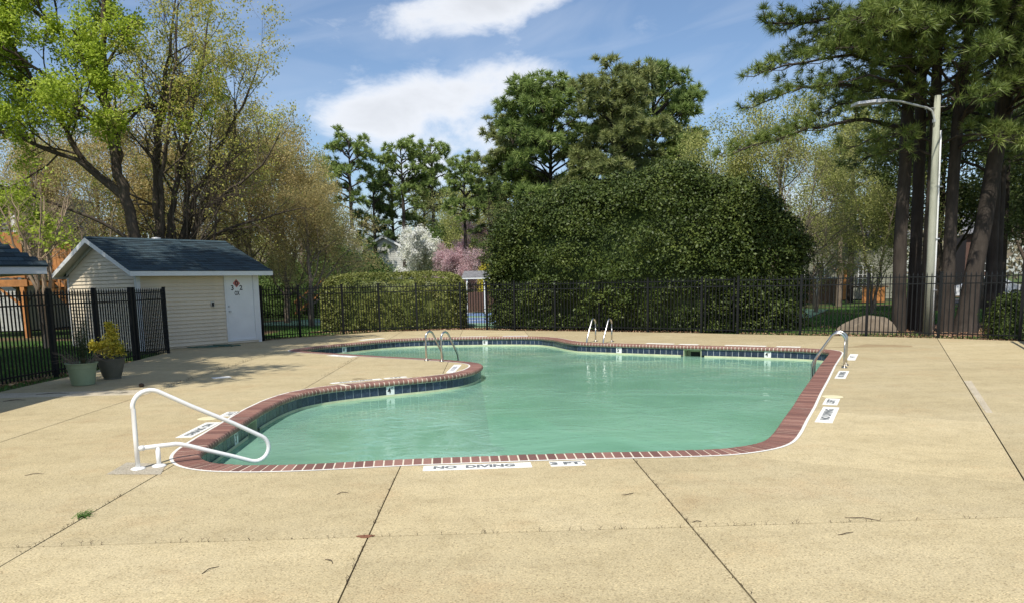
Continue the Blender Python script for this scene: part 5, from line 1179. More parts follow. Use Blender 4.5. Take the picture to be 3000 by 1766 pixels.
br += whorl_branches(line_at(T3), 5.6, 13.5, 40, 3.6, rng, dirs=[3.6, 4.2, 4.8, 5.4])
pine('pine_tree', 'pine trunk directly left of the light pole', (13.1, 22.45, 0), T3, [0.19, 0.165, 0.155, 0.14, 0.11, 0.03], br, 203, group=G_P)
T4 = [(13.45, 22.0, -0.1), (13.5, 22.1, 2.18), (13.55, 22.2, 4.03), (13.64, 22.3, 6.03), (13.8, 22.3, 7.89), (13.9, 22.3, 10), (14, 22.3, 15)]
br = [([(13.6, 22.1, 5.2), (13.9, 21.3, 5.4), (14.1, 20.7, 5.3), (14.2, 20.2, 4.9)], 0.04), ([(13.6, 22.1, 6.0), (13.9, 21.0, 6.5), (14.3, 20.2, 6.6), (14.7, 19.6, 6.4)], 0.045)]
br += whorl_branches(line_at(T4), 5.6, 14.5, 44, 4.0, rng, dirs=[4.2, 4.8, 5.6, 0.2])
pine('pine_tree', 'pine trunk directly right of the light pole, leaning slightly right', (13.45, 22.0, 0), T4, [0.20, 0.17, 0.16, 0.15, 0.13, 0.10, 0.03], br, 204, group=G_P)
T5 = [(13.93, 21.9, -0.1), (14.0, 21.9, 0.5), (14.16, 21.95, 1.67), (14.42, 22.0, 3.22), (14.57, 22.0, 4.55), (14.77, 22.0, 6.14), (14.84, 22.0, 7.97), (14.9, 22.0, 10), (15, 22, 15)]
br = whorl_branches(line_at(T5), 5.4, 14.5, 46, 4.0, rng, dirs=[4.0, 4.8, 5.6, 0.4])
pine('pine_tree', 'thick pine trunk leaning right behind the fence', (13.93, 21.9, 0), T5, [0.36, 0.27, 0.235, 0.22, 0.21, 0.19, 0.16, 0.13, 0.03], br, 205, group=G_P)
for i, (x, y, r_, lab) in enumerate(((17.4, 26.0, 0.17, 'thinner pine behind the leaning trunk'), (19.3, 28.5, 0.15, 'slim pine far right before the parked car'), (15.3, 28.0, 0.17, 'pine in shade behind the leaning trunk, left side'), (18.3, 23.6, 0.18, 'pine at the far right edge of the picture'), (21.5, 31.5, 0.17, 'slim pine far back at the right edge'))):
    tr = [(x, y, -0.1), (x-0.02, y, 2.1), (x-0.05, y, 4), (x-0.1, y, 6.5), (x-0.1, y, 10), (x, y, 15)]
    pine('pine_tree', lab, (x, y, 0), tr, [r_*1.2, r_, r_*0.95, r_*0.85, r_*0.6, 0.03], whorl_branches(line_at(tr), 4.6 if i in (0, 2, 3) else 5.5, 14, 24, 3.4, rng), 210+i, k=20, wd=0.024, sub=0.32, group=G_P)

# ------------------------------------------------------------------ big pines behind the holly and the far pines
def far_pine(h, z0, rad, n, seed, k=16, ln=0.36, wd=0.05, slen=1.1, sub=0.5, tr=0.2, top=1.0, lmin=0.3):
    global PB
    PB = np.array([0, 1e4, 0])
    rng = np.random.default_rng(seed); T = Twigs(); tc = []; td = []
    trk = [(0, 0, -0.1), (0.05, 0, h*0.3), (0.0, 0.08, h*0.6), (0.06, 0, h*0.97)]
    T.add(trk, [tr*1.2, tr, tr*0.7, 0.03], 8)
    for b, r_ in whorl_branches(line_at(trk), z0, h*0.97, n, rad, rng, rise=0.10, lmin=lmin, r_=0.08):
        pine_branch(T, tc, td, b, r_, rng, sub, slen, 0.5, 0.3)
    tc = np.array(tc); td = np.array(td); tc[:, 2] = np.minimum(tc[:, 2], h*1.12)
    return T.mesh('trunk'), poly_mesh('crown', needles(tc, unit(td+np.array([0, 0, 0.3])), k, ln, wd, rng, 0.9), 3)
BP = far_pine(14.6, 4.2, 4.2, 76, 301, k=22, ln=0.48, wd=0.07, sub=0.36, lmin=0.6); BP2 = far_pine(15.2, 4.6, 3.5, 74, 302, k=22, ln=0.48, wd=0.07, sub=0.36, lmin=0.6)
G_B = 'big round pines behind the holly'
put_tree('round_pine', *BP, M['bark_pine'], M['needle_far'], (4.4, 50.0, 0), 0.3, (0.96, 0.96, 0.91), label='left one of the three big pines behind the holly', group=G_B)
put_tree('round_pine', *BP2, M['bark_pine'], M['needle_olive'], (8.2, 47.5, 0), 1.6, (0.93, 0.93, 0.87), label='tallest middle pine of the three behind the holly, olive green', group=G_B)
put_tree('round_pine', *BP, M['bark_pine'], M['needle_dark'], (11.5, 52.5, 0), 2.9, (0.9, 0.9, 0.97), label='right one of the three big pines behind the holly', group=G_B)
put_tree('round_pine', *BP2, M['bark_pine'], M['needle_dark'], (2.2, 53.0, 0), 4.2, (0.8, 0.8, 0.78), label='lower pine at the left flank of the three big pines', group=G_B)
FP = far_pine(14.3, 8.2, 2.3, 30, 303, k=18, ln=0.45, wd=0.09, slen=0.9, sub=0.45); FP2 = far_pine(13.6, 3.5, 2.3, 40, 304, k=16, ln=0.45, wd=0.09, slen=0.9, sub=0.45)
G_F = 'slim far pines above the grey house'
for x, y, s, rz, k, mt, lab in ((-11.3, 68, 1.0, 0.2, 0, 'needle_far', 'leftmost slim far pine left of the house chimney'), (-9.6, 70, 0.86, 1.3, 1, 'needle_dark', 'short dark far pine right of the leftmost one'), (-8.3, 73, 0.88, 2.6, 1, 'needle_dark', 'dense dark far pine above the house ridge'), (-7.0, 70, 0.98, 3.3, 0, 'needle_far', 'slim far pine straight above the house gable'), (-4.5, 71, 0.98, 4.5, 0, 'needle_far', 'rightmost slim far pine above the dogwood'),
                                (-5.6, 76, 0.9, 0.9, 1, 'needle_dark', 'far pine between the two right-hand slim pines'), (-1.1, 50, 0.66, 2.0, 0, 'needle_far', 'small pine at the left of the big pines'), (0.4, 50, 0.6, 5.2, 1, 'needle_far', 'low bushy pine above the left end of the holly'), (24.0, 50, 0.95, 1.0, 1, 'needle_dark', 'dark pine behind the right house roof'), (33.0, 46, 1.1, 2.2, 1, 'needle_dark', 'dark pine at the far right behind the car')):
    put_tree('slim_pine', *(FP, FP2)[k], M['bark_pine'], M[mt], (x, y, 0), rz, s, label=lab, group=G_F)

# ------------------------------------------------------------------ trees out of view to the left that shade shed and deck
SH = generic(19.5, 0.34, 130, QF, 14, 4.6, 0.27, 10, 0.3, fork=0.6)
put_tree('shade_tree', *SH, M['bark_grey'], M['leaf_maple'], (-12.4, 12.6, 0), 0.0, 1.0, label='leafy maple standing left of the deck beyond the fence', group='shade trees at the left')
put_tree('shade_tree', *SH, M['bark_grey'], M['leaf_maple'], (-11.4, 6.2, 0), 2.3, 0.85, label='leafy maple left of the deck nearer the pool house', group='shade trees at the left')

put_tree('shade_tree', *SH, M['bark_grey'], M['leaf_maple'], (-17.2, 11.5, 0), 4.0, 0.95, label='leafy maple farthest left beyond the pavilion', group='shade trees at the left')
# ------------------------------------------------------------------ far woods, lawn, litter
rng = np.random.default_rng(400); n = 42000
x = rng.uniform(-110, 150, n); y = 92+rng.uniform(0, 35, n); hz = 8.0+2.2*np.sin(x*0.11)+1.6*np.sin(x*0.31+1)+1.0*np.sin(x*0.83+2); z = hz*np.sqrt(rng.uniform(0.0, 1, n))
C = np.stack([x, y, z], 1)
o = link('far_woods', poly_mesh('far_woods', leaf_quads(C, 0.9, rng, 0.3, 0.5), 4), M['far_woods'], label='distant spring woods behind the houses', cat='woods', kind='stuff')
def in_poly(P, poly):
    poly = np.array(poly); inside = np.zeros(len(P), bool); j = len(poly)-1
    for i in range(len(poly)):
        xi, yi = poly[i]; xj, yj = poly[j]
        c = ((yi > P[:, 1]) != (yj > P[:, 1])) & (P[:, 0] < (xj-xi)*(P[:, 1]-yi)/(yj-yi+1e-12)+xi); inside ^= c; j = i
    return inside
def scatter(n, x0, x1, y0, y1): return np.stack([rng.uniform(x0, x1, n), rng.uniform(y0, y1, n)], 1)
pts = np.concatenate([scatter(26000, -15, -8.2, 12, 27), scatter(9000, -8, -3, 25.5, 34), scatter(26000, 8, 17, 19.5, 34), scatter(14000, 14, 24, 26, 42)])
rel_c = (pts-CA); a_, b_ = rel_c@e1, rel_c@e2
ok = ~in_poly(pts, DECK) & ~in_poly(pts, bed) & ~((a_ > -0.1) & (a_ < 24.1) & (b_ > -0.1) & (b_ < 17.1))
shu = np.array([math.sin(th), math.cos(th)]); shv = np.array([-math.cos(th), math.sin(th)]); r3 = pts-np.array([-9.397, 21.293])
ok &= ~((r3@shu > -0.05) & (r3@shu < SL+0.05) & (r3@shv > -0.05) & (r3@shv < SD+0.05))
pts = pts[ok]; m_ = len(pts); hgt = rng.uniform(0.03, 0.09, m_); w = rng.uniform(0, 6.28, m_)
p3 = np.column_stack([pts, np.full(m_, -0.062)]); bx_ = np.stack([np.cos(w), np.sin(w), np.zeros(m_)], 1)*0.012
tip = p3+np.column_stack([rng.normal(0, 0.03, (m_, 2)), hgt])
link('grass', poly_mesh('grass', np.stack([p3-bx_, p3+bx_, tip], 1).reshape(-1, 3), 3), M['grass'], label='mown grass outside the fence', cat='grass', kind='stuff')
# leaf litter along the fence foot
L_ = []
for a, b in zip(FB[:-1]+FB2[:-1]+FL[:-1], FB[1:]+FB2[1:]+FL[1:]):
    a, b = np.array(a), np.array(b); k = int(np.linalg.norm(b-a)*230); t = rng.uniform(0, 1, (k, 1)); nn = np.array([-(b-a)[1], (b-a)[0]])/np.linalg.norm(b-a)
    sg = 1 if np.dot(nn, (a+b)/2-np.array([1.5, 14])) > 0 else -1
    L_.append(a+(b-a)*t+sg*nn*np.abs(rng.normal(0.05, 0.35, (k, 1))))
L_.append(np.stack([rng.uniform(-6.5, 0.2, 2600), rng.uniform(28.2, 29.4, 2600)], 1)); bd = np.array(bed); L_.append(np.stack([rng.uniform(11.3, 19.5, 6000), rng.uniform(20.2, 26, 6000)], 1))
pts = np.concatenate(L_); pts = pts[~in_poly(pts, DECK)]
link('leaf_litter', poly_mesh('leaf_litter', leaf_quads(np.column_stack([pts, rng.uniform(-0.04, 0.0, len(pts))]), 0.06, rng, 3.0, 0.5), 4), M['leaf_litter'], label='dry fallen leaves along the foot of the fence', cat='leaf litter', kind='stuff')
# ------------------------------------------------------------------ pavilion at the left edge
PX, PY = -9.95, 18.05
pav = empty('pavilion', (PX, PY, 0), math.pi/4, label='pavilion roof corner with blue-grey shingles and white fascia at the left edge', cat='pavilion')
W_, D_ = 4.6, 4.6; ze, zt = 2.24, 3.85
MB().box((-W_, -0.02, 2.05), (0, 0.001, ze)).build('fascia', M['fascia'], pav); MB().box((-0.02, 0.001, 2.05), (0.001, D_, ze)).build('fascia', M['fascia'], pav)
MB().box((-W_, D_, 2.05), (0, D_+0.02, ze)).build('fascia', M['fascia'], pav); MB().box((-W_-0.02, 0, 2.05), (-W_, D_, ze)).build('fascia', M['fascia'], pav)
MB().box((-W_, 0.001, 2.06), (-0.021, D_, 2.075)).build('soffit', M['soffit'], pav)
ap = (-W_/2, D_/2, zt)
for q in (((-W_-0.03, -0.04, ze), (0.03, -0.04, ze)), ((0.03, -0.04, ze), (0.03, D_+0.04, ze)), ((0.03, D_+0.04, ze), (-W_-0.03, D_+0.04, ze)), ((-W_-0.03, D_+0.04, ze), (-W_-0.03, -0.04, ze))):
    MB().prism([q[0], q[1], ap], (0, 0, -0.03)).build('roof_slope', M['shingle'], pav)
nr = 17; la = np.array([-W_-0.03, -0.05, ze]); lb = np.array([0.03, -0.05, ze]); apn = np.array(ap)
pit = math.atan2(zt-ze, D_/2+0.05); rl = math.hypot(D_/2+0.05, zt-ze)/nr
for i in range(nr):
    t = i/nr; a = la+(apn-la)*t; b = lb+(apn-lb)*t; n = max(1, int((b-a)[0]/0.28)); off = (i % 2)*0.14
    for j in range(n):
        x0_ = a[0]+j*(b-a)[0]/n; x1_ = a[0]+(j+1)*(b-a)[0]/n
        if x1_ < -2.2: continue
        me = MB().add([(x0_+0.003, 0, 0.016), (x1_-0.003, 0, 0.016), (x1_-0.003, rl*1.2, 0.002), (x0_+0.003, rl*1.2, 0.002), (x0_+0.003, 0, 0.002), (x1_-0.003, 0, 0.002)], [(0, 1, 2, 3), (4, 5, 1, 0), (4, 0, 3), (1, 5, 2)]).mesh('shingle')
        link('shingle', me, M['shingle'], pav, loc=(0, a[1], a[2]), rot=(pit, 0, 0))
for x, y in ((-0.4, 0.4), (-W_+0.4, 0.4), (-0.4, D_-0.4), (-W_+0.4, D_-0.4)):
    if (x, y) == (-0.4, 0.4): continue
    MB().box((x-0.07, y-0.07, -0.05), (x+0.07, y+0.07, 2.06)).build('post', M['cedar'], pav)

# ------------------------------------------------------------------ cedar deck and neighbour house at the far left
cdk = empty('cedar_deck', (-17.4, 30.0, 0), label='raised orange cedar deck with privacy boards behind the pavilion', cat='deck')
def boards(root, xa, xb, y, z0, z1, m, w=0.145, name='board', th_=0.025):
    n = int(round((xb-xa)/w)); bm_ = MB().box((0.004, 0, 0), (w-0.004, th_, z1-z0)).mesh(name); bm_.materials.append(M[m])
    for i in range(n): link(name, bm_, None, root, loc=(xa+i*w, y+0.006*(i % 2), z0+0.012*math.sin(i*2.3)))
boards(cdk, -3.6, 0.0, 0.0, 2.2, 3.88, 'cedar')
boards(cdk, 0.95, 1.65, 0.3, 2.05, 3.45, 'cedar')
boards(cdk, 0.05, 0.95, 1.6, 1.9, 3.6, 'oldwood')
MB().box((-3.6, 0.03, 1.9), (0.3, 3.0, 2.08)).build('deck_floor', M['cedar'], cdk)
MB().box((-3.6, -0.06, 1.86), (0.12, 0.0, 2.12)).build('beam', M['cedar'], cdk)
for x in (-3.4, -0.1): MB().box((x-0.08, -0.05, -0.1), (x+0.08, 0.11, 1.86)).build('post', M['cedar'], cdk)
MB().prism([(-1.1, 0.0, 1.86), (-0.98, 0.0, 1.86), (-0.18, 0.0, 1.2), (-0.18, 0.0, 1.08)], (0, 0.06, 0)).build('brace', M['cedar'], cdk)
for k in range(2): MB().prism([(0.55, 0.2+k*0.8, 2.0), (0.8, 0.2+k*0.8, 2.0), (2.7, 0.2+k*0.8, 0.0), (2.45, 0.2+k*0.8, 0.0)], (0, 0.05, 0)).build('stair_stringer', M['cedar'], cdk)
for k in range(9): MB().box((0.75+k*0.2, 0.2, 1.78-k*0.2), (1.05+k*0.2, 1.05, 1.82-k*0.2)).build('stair_tread', M['oldwood'], cdk)
for k in range(8): MB().box((0.95+k*0.22, 0.12, 1.75-k*0.22), (1.02+k*0.22, 0.18, 2.65-k*0.22)).build('baluster', M['cedar'], cdk)
MB().prism([(0.9, 0.12, 2.62), (0.9, 0.12, 2.72), (2.7, 0.12, 0.9), (2.7, 0.12, 0.8)], (0, 0.06, 0)).build('hand_rail', M['cedar'], cdk)
link('recycling_bin', MB().box((-0.12, -0.12, 0), (0.12, 0.12, 0.75)).box((-0.14, -0.14, 0.75), (0.14, 0.14, 0.80)).mesh('recycling_bin'), M['bluetarp'], loc=(-14.1, 27.2, 0), label='blue plastic bin behind the fence beside the shed', cat='bin')
nh = empty('neighbour_house', (-20.15, 34.5, 0), label='grey sided neighbour house corner at the far left edge', cat='house')
MB().box((-6, 0, 0), (0, 7, 6.2)).build('wall', M['house_grey'], nh)
MB().box((-0.12, -0.03, 0), (0.03, 0.03, 6.2)).build('corner_trim', M['fascia'], nh)
MB().box((-0.75, -0.04, 4.1), (-0.2, 0.001, 6.0)).build('shutter', M['dark'], nh)
for k in range(9): MB().box((-0.73, -0.06, 4.15+k*0.2), (-0.22, -0.041, 4.27+k*0.2)).build('shutter_slat', M['greyshingle'], nh)
MB().prism([(-6, -1.2, 3.6), (0.4, -1.2, 3.6), (0.4, 0.0, 4.0), (-6, 0.0, 4.0)], (0, 0, 0.08)).build('porch_roof', M['greyshingle'], nh)

# ------------------------------------------------------------------ grey gabled house beyond the hedge
gh = empty('grey_house', (-8.9, 70.0, 0), label='grey clapboard gabled house beyond the clipped hedge', cat='house')
MB().prism([(-2.3, 0, 0), (2.25, 0, 0), (2.25, 0, 4.55), (0, 0, 5.85), (-2.3, 0, 4.55)], (0, 6, 0)).build('wall', M['house_grey'], gh)
for s in (-1, 1):
    MB().prism([(s*2.7, -0.3, 4.38), (s*2.7, -0.3, 4.52), (0, -0.3, 6.06), (0, -0.3, 5.92)], (0, 6.6, 0)).build('roof', M['greyshingle'], gh)
    MB().prism([(s*2.7, -0.33, 4.30), (s*2.7, -0.33, 4.50), (0, -0.33, 6.04), (0, -0.33, 5.84)], (0, 0.03, 0)).build('rake_board', M['fascia'], gh)
MB().box((2.16, -0.05, 0), (2.30, 0.02, 4.5)).build('corner_trim', M['fascia'], gh)
MB().prism([(-9, 3, 4.3), (0, 3, 4.3), (0, 6.2, 6.1), (-9, 6.2, 6.1)], (0, 0, 0.12)).build('roof', M['greyshingle'], gh)
MB().box((-9, 3.4, 0), (-2.3, 9, 4.3)).build('wall', M['house_grey'], gh)
MB().prism([(0.2, 4, 5.6), (4.5, 4, 4.4), (4.5, 9, 4.4), (0.2, 9, 6.0)], (0, 0, 0.1)).build('roof', M['greyshingle'], gh)
MB().box((-3.3, 4.6, 5.2), (-2.7, 5.2, 6.9)).build('chimney', M['dark'], gh)
link('white_shed_wall', MB().box((0, 0, 0), (1.8, 2.5, 3.42)).box((-0.05, -0.05, 3.42), (1.85, 2.55, 3.5)).mesh('white_outbuilding'), M['whitetile'], loc=(-6.3, 66.0, 0), label='plain white outbuilding wall under the dogwood', cat='outbuilding')
bs = empty('court_shelter', (-0.55, 43.0, 0), label='small roofed bench shelter beside the tennis court', cat='shelter')
MB().prism([(-0.7, 0, 1.95), (0.9, 0, 1.95), (0.75, 0.6, 2.3), (-0.55, 0.6, 2.3)], (0, 0, 0.04)).build('roof', M['greyshingle'], bs)
MB().box((-0.72, -0.02, 1.88), (0.92, 0.0, 1.95)).build('fascia', M['fascia'], bs)
for x in (-0.4, 0.55): MB().box((x-0.04, 0.05, 0), (x+0.04, 0.13, 1.93)).build('post', M['pvc'], bs)
boards(bs, -0.9, 1.1, 2.2, 0.0, 1.15, 'housebrick', 0.25)
# wooden yard fence and stairs behind the lawn, left of the hedge
yf = empty('yard_fence', (-16.5, 48.0, 0), label='weathered board yard fence beyond the lawn right of the shed', cat='fence')
boards(yf, 0, 8.6, 0, 0, 1.95, 'oldwood', 0.19)
MB().box((0, -0.05, 1.98), (8.6, 0.05, 2.05)).build('cap_rail', M['lampgrey'], yf)
stp = empty('timber_stairs', (-10.6, 43.5, 0), label='timber deck stairs with sloping rails seen through the fence', cat='stairs')
for k in range(6): MB().box((k*0.26, 0, 0.15+k*0.19), (0.34+k*0.26, 1.0, 0.19+k*0.19)).build('tread', M['oldwood'], stp)
for z in (0.15, 0.75): MB().prism([(0, -0.04, z), (0, -0.04, z+0.12), (1.7, -0.04, z+1.34), (1.7, -0.04, z+1.22)], (0, 0.05, 0)).build('stringer', M['cedar'], stp)
for k in range(7): MB().box((0.1+k*0.24, -0.05, 0.2+k*0.17), (0.15+k*0.24, -0.01, 0.85+k*0.17)).build('baluster', M['oldwood'], stp)

# ------------------------------------------------------------------ houses at the right
def window(root, x, z, w, h, y=0.0, nx=2, ny=1):
    fr = MB(); t = 0.07
    fr.box((x-t, y-0.05, z-t), (x+w+t, y, z)).box((x-t, y-0.05, z+h), (x+w+t, y, z+h+t)).box((x-t, y-0.05, z), (x, y, z+h)).box((x+w, y-0.05, z), (x+w+t, y, z+h))
    for i in range(1, nx): fr.box((x+i*w/nx-0.025, y-0.04, z), (x+i*w/nx+0.025, y, z+h))
    for i in range(1, ny): fr.box((x, y-0.04, z+i*h/ny-0.02), (x+w, y, z+i*h/ny+0.02))
    f = fr.build('window', M['fascia'], root)
    for i in range(nx):
        for j in range(ny): MB().box((x+i*w/nx+0.026, y-0.02, z+j*h/ny+0.021), (x+(i+1)*w/nx-0.026, y-0.012, z+(j+1)*h/ny-0.021)).build('pane', M['glass'], f)
rh = empty('townhouse', (22.4, 56.0, 0), -0.25, label='olive-grey two-storey townhouse behind the trees at the right', cat='house')
MB().box((0, 0, 0), (4.0, 6, 4.75)).build('wall', M['house_olive'], rh)
MB().prism([(-0.3, -0.3, 4.72), (4.3, -0.3, 4.72), (4.3, 3, 6.2), (-0.3, 3, 6.2)], (0, 0, 0.1)).build('roof', M['greyshingle'], rh)
MB().box((-0.3, -0.32, 4.55), (4.3, -0.3, 4.75)).build('fascia', M['fascia'], rh)
window(rh, 0.95, 3.75, 1.05, 0.75, 0.0, 2, 1)
MB().prism([(-0.9, -1.0, 2.6), (0.9, -1.0, 2.6), (1.4, 0.0, 3.2), (-0.9, 0.0, 3.2)], (0, 0, 0.1)).build('bay_roof', M['greyshingle'], rh)
window(rh, -0.6, 1.65, 0.5, 0.85, -0.9, 1, 1); window(rh, 0.3, 1.65, 0.5, 0.85, -0.9, 1, 1)
MB().box((-0.9, -0.9, 0), (0.95, 0.0, 2.6)).build('bay', M['house_olive'], rh)
window(rh, 1.7, 1.2, 0.6, 1.4, 0.0, 1, 1)
MB().box((4.0, -0.6, 0), (7.6, 6, 4.2)).build('wall', M['house_olive'], rh)
window(rh, 4.55, 0.85, 0.8, 1.45, -0.6, 3, 5)
MB().prism([(3.9, -0.9, 4.15), (7.9, -0.9, 4.15), (7.9, 2.6, 5.6), (3.9, 2.6, 5.6)], (0, 0, 0.1)).build('roof', M['greyshingle'], rh)
MB().box((3.0, -1.2, 0), (3.9, -1.1, 2.2)).build('privacy_screen', M['cedar'], rh)
df = empty('patio_fence', (20.0, 48.5, 0), -0.1, label='brown board patio fence before the right townhouse', cat='fence')
boards(df, 0, 2.7, 0, 0, 1.5, 'oldwood', 0.15); MB().box((-0.05, -0.04, 1.5), (2.75, 0.08, 1.6)).build('cap_rail', M['lampgrey'], df)
MB().box((1.05, -0.12, 0), (1.17, -0.02, 1.9)).build('post', M['pvc'], df)
df = empty('patio_steps', (23.6, 47.5, 0), -0.1, label='brown timber patio box beside the townhouse door', cat='deck')
boards(df, 0, 1.4, 0, 0, 0.9, 'cedar', 0.14); MB().box((-0.1, 0.04, 0.9), (1.6, 1.8, 1.0)).build('deck_floor', M['oldwood'], df)
bh = empty('brick_house', (36.3, 57.0, 0), -0.4, label='red brick house with a white window at the far right', cat='house')
MB().box((-0.2, 0, 0), (2.2, 6, 4.6)).build('wall', M['housebrick'], bh); window(bh, 0.75, 1.85, 0.75, 1.05, 0.0, 1, 2)
MB().box((-0.2, -0.03, 1.2), (2.2, 0.0, 1.5)).build('ledge', M['fascia'], bh)
MB().prism([(-0.5, -0.4, 4.55), (2.5, -0.4, 4.55), (2.5, 3, 6.2), (-0.5, 3, 6.2)], (0, 0, 0.1)).build('roof', M['greyshingle'], bh)
# parked car
car = empty('parked_car', (31.6, 47.5, 0.0), -0.35, label='white car parked behind the pines at the far right', cat='car')
body = [(-2.1, 0.30), (-2.15, 0.62), (-2.0, 0.85), (-1.35, 0.95), (-0.75, 1.38), (0.55, 1.42), (1.25, 0.98), (1.95, 0.86), (2.12, 0.6), (2.08, 0.30)]
me = MB().prism([(x, -0.82, z) for x, z in body], (0, 1.64, 0)).mesh('body'); link('body', me, M['carpaint'], car)
link('side_glass', MB().prism([(-1.15, -0.828, 0.98), (-0.7, -0.828, 1.32), (0.48, -0.828, 1.34), (1.0, -0.828, 0.99)], (0, 0.005, 0)).mesh('side_glass'), M['glass'], car)
for x in (-1.3, 1.3):
    wl2 = link('wheel', MB().tube([(x, -0.84, 0.32), (x, -0.62, 0.32)], 0.32, 20).mesh('wheel'), M['rubber'], car)
    link('rim', MB().tube([(x, -0.85, 0.32), (x, -0.83, 0.32)], 0.20, 16).mesh('rim'), M['lampgrey'], wl2)
for x in (-2.13, 2.05): link('lamp', MB().box((x-0.02, -0.8, 0.62), (x+0.05, -0.45, 0.74)).mesh('lamp'), M['whitetile'], car)
link('car_park', MB().box((27, 44.5, -0.05), (46, 52, -0.035)).mesh('car_park'), plain('asphalt', (0.05, 0.05, 0.052), 0.9, var=0.2), kind='structure')

# ------------------------------------------------------------------ pool house left of the camera, out of view; its eave shades the left deck
ph = empty('pool_house', (-8.2, 3.0, 0), label='cream pool house standing left of the deck', cat='building')
MB().box((-4.5, 0, -0.05), (0, 7.6, 3.0)).build('wall', M['siding'], ph)
for s, xa, xb in ((0, -5.1, -2.25), (1, 0.72, -2.25)):
    MB().prism([(xa, -0.6, 3.05), (xa, 8.35, 3.05), (xb, 8.35, 4.3), (xb, -0.6, 4.3)], (0, 0, 0.1)).build('roof', M['shingle'], ph)
MB().box((0.70, -0.6, 2.9), (0.72, 8.35, 3.12)).build('fascia', M['fascia'], ph)
MB().box((0.0, 3.0, 0.0), (0.04, 3.9, 2.05)).build('door', M['door'], ph)

# ------------------------------------------------------------------ small things on the deck
rng = np.random.default_rng(50)
def twig(x, y, L, ang, bend, lab, r_=0.004):
    n = 7; t = np.linspace(-0.5, 0.5, n); pts = [(L*u, bend*L*(1-4*u*u)+0.01*L*math.sin(9*u), 0.006+0.004*math.cos(7*u)) for u in t]
    link('twig', MB().tube(pts, [r_*0.6, r_, r_, r_, r_*0.9, r_*0.7, r_*0.4], 5).mesh('twig', True), M['twig'], loc=(x, y, 0), rot=(0, 0, ang), label=lab, cat='twig', group='fallen twigs on the deck')
for a in ((-1.18, 6.05, 0.10, 0.6, 0.1, 'short dark twig on the deck below the near coping'), (1.08, 5.8, 0.12, 0.5, -0.25, 'curved dark twig right of centre on the near deck'), (-1.66, 4.42, 0.13, 1.1, 0.08, 'thin twig low on the near deck left of the centre joint'),
          (-0.98, 4.5, 0.10, -0.9, 0.12, 'pale bent stalk beside the centre joint'), (2.3, 4.72, 0.13, 0.35, -0.08, 'thin brown twig low on the right deck'), (-4.15, 7.0, 0.16, 0.3, 0.05, 'straight dark stick left of the handrail pad'),
          (-2.28, 13.75, 0.28, -0.15, -0.12, 'dark curved twig on the deck above the left coping curve'), (1.42, 5.05, 0.07, 0.1, 0.02, 'tiny stick lying across the right joint'), (2.55, 5.0, 0.22, -0.4, 0.05, 'long thin stalk on the joint at the right'),
          (-5.9, 12.6, 0.14, -0.4, 0.1, 'brown leaf stalk on the deck right of the pots'), (-7.1, 12.7, 0.5, 0.2, 0.08, 'clump of dark twigs before the sage green pot'), (-7.3, 12.0, 0.3, 0.4, 0.12, 'dark twig in the shade at the left edge')):
    twig(*a, r_=0.003 if a[2] < 0.27 else 0.005)
link('pebble', MB().lathe([(0.03, 0), (0.045, 0.02), (0.04, 0.05), (0.015, 0.065), (0, 0.066)], 9).mesh('pebble'), M['twig'], loc=(-5.95, 13.35, 0), label='small dark lump on the deck right of the pots', cat='debris')
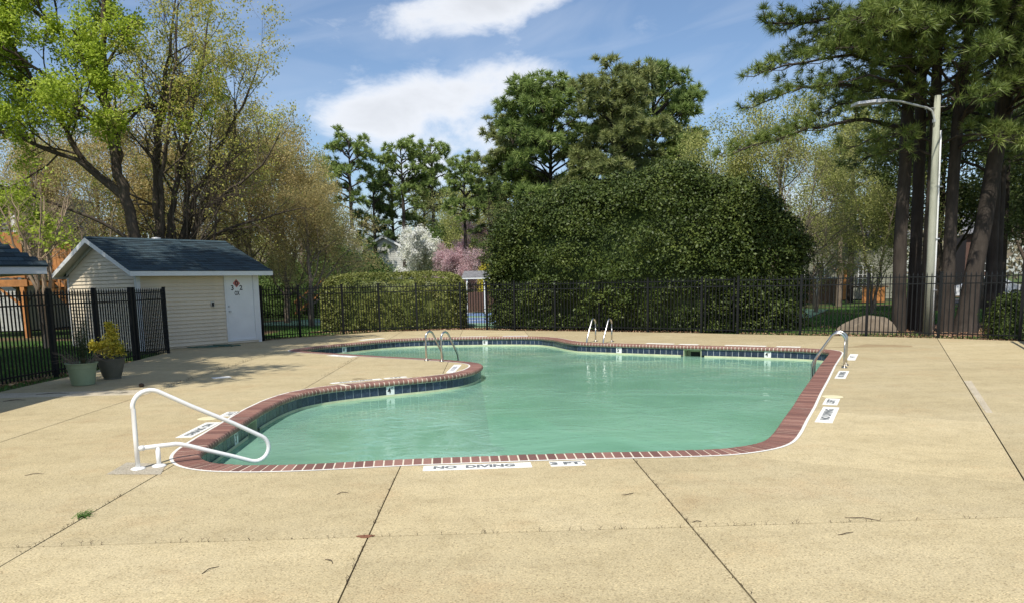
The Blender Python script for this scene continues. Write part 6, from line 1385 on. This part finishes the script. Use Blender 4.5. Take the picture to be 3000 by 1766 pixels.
def tuft(name, x, y, n, h, mat, lab, spread_=0.05, kind=None):
    T_ = Twigs()
    for i in range(n):
        w = rng.uniform(0, 6.28); q = np.array([rng.normal(0, spread_*0.35), rng.normal(0, spread_*0.35), 0]); d = np.array([math.cos(w)*spread_, math.sin(w)*spread_, 0])*rng.uniform(0.3, 1.4); hh = h*rng.uniform(0.5, 1)
        T_.add([q, q+d*0.5+np.array([0, 0, hh*0.7]), q+d+np.array([0, 0, hh*rng.uniform(0.5, 1.0)])], [0.003, 0.0022, 0.0006], 3)
    return link(name, T_.mesh(name), M[mat], loc=(x, y, 0), label=lab, cat='weed')
tuft('grass_tuft', -3.0, 5.6, 46, 0.05, 'grass', 'green grass tuft growing in the left joint of the near deck', 0.075)
T_ = Twigs()
def weed(x, y, h):
    q = np.array([x, y, -0.01]); top = q+np.array([rng.normal(0, 0.006), rng.normal(0, 0.006), h*0.6]); T_.add([q, top], [0.0016, 0.0012], 3)
    for k in range(rng.integers(2, 5)):
        w = rng.uniform(0, 6.28); T_.add([top, top+np.array([math.cos(w)*h*0.35, math.sin(w)*h*0.35, h*rng.uniform(0.2, 0.5)])], [0.0011, 0.0005], 3)
for i in range(95): weed(rng.uniform(-3.1, 3.5), 4.95+rng.normal(0, 0.004), rng.uniform(0.015, 0.045))
for i in range(60): weed(-0.81+rng.normal(0, 0.004), rng.choice([5.3, 5.5, 4.2, 4.6, 6.2])+rng.normal(0, 0.14), rng.uniform(0.015, 0.04))
for i in range(70): weed(1.355+rng.normal(0, 0.004), rng.uniform(3.8, 6.9), rng.uniform(0.012, 0.035))
for i in range(40): weed(-2.99+rng.normal(0, 0.006), rng.uniform(4.8, 6.2), rng.uniform(0.012, 0.04))
for i in range(60): weed(-5.45+rng.normal(0, 0.02), rng.choice([13.2, 14.1, 16.0, 17.5])+rng.normal(0, 0.3), rng.uniform(0.03, 0.08))
for i in range(30): weed(-3.02+rng.normal(0, 0.02), rng.uniform(13.5, 17.8), rng.uniform(0.02, 0.05))
link('joint_weeds', T_.mesh('joint_weeds'), M['twig'], label='dry brown weeds sprouting along the deck joints', cat='weeds', kind='stuff')
link('dirt_patch', MB().prism([(-0.83+0.055*math.cos(w)*(1+0.3*math.sin(3*w)), 4.955+0.03*math.sin(w), 0.001) for w in np.linspace(0, 6.28, 16, endpoint=False)], (0, 0, 0.003)).mesh('dirt_patch'), plain('red_clay', (0.20, 0.085, 0.045), 0.95, var=0.3, scale=60), kind='structure')
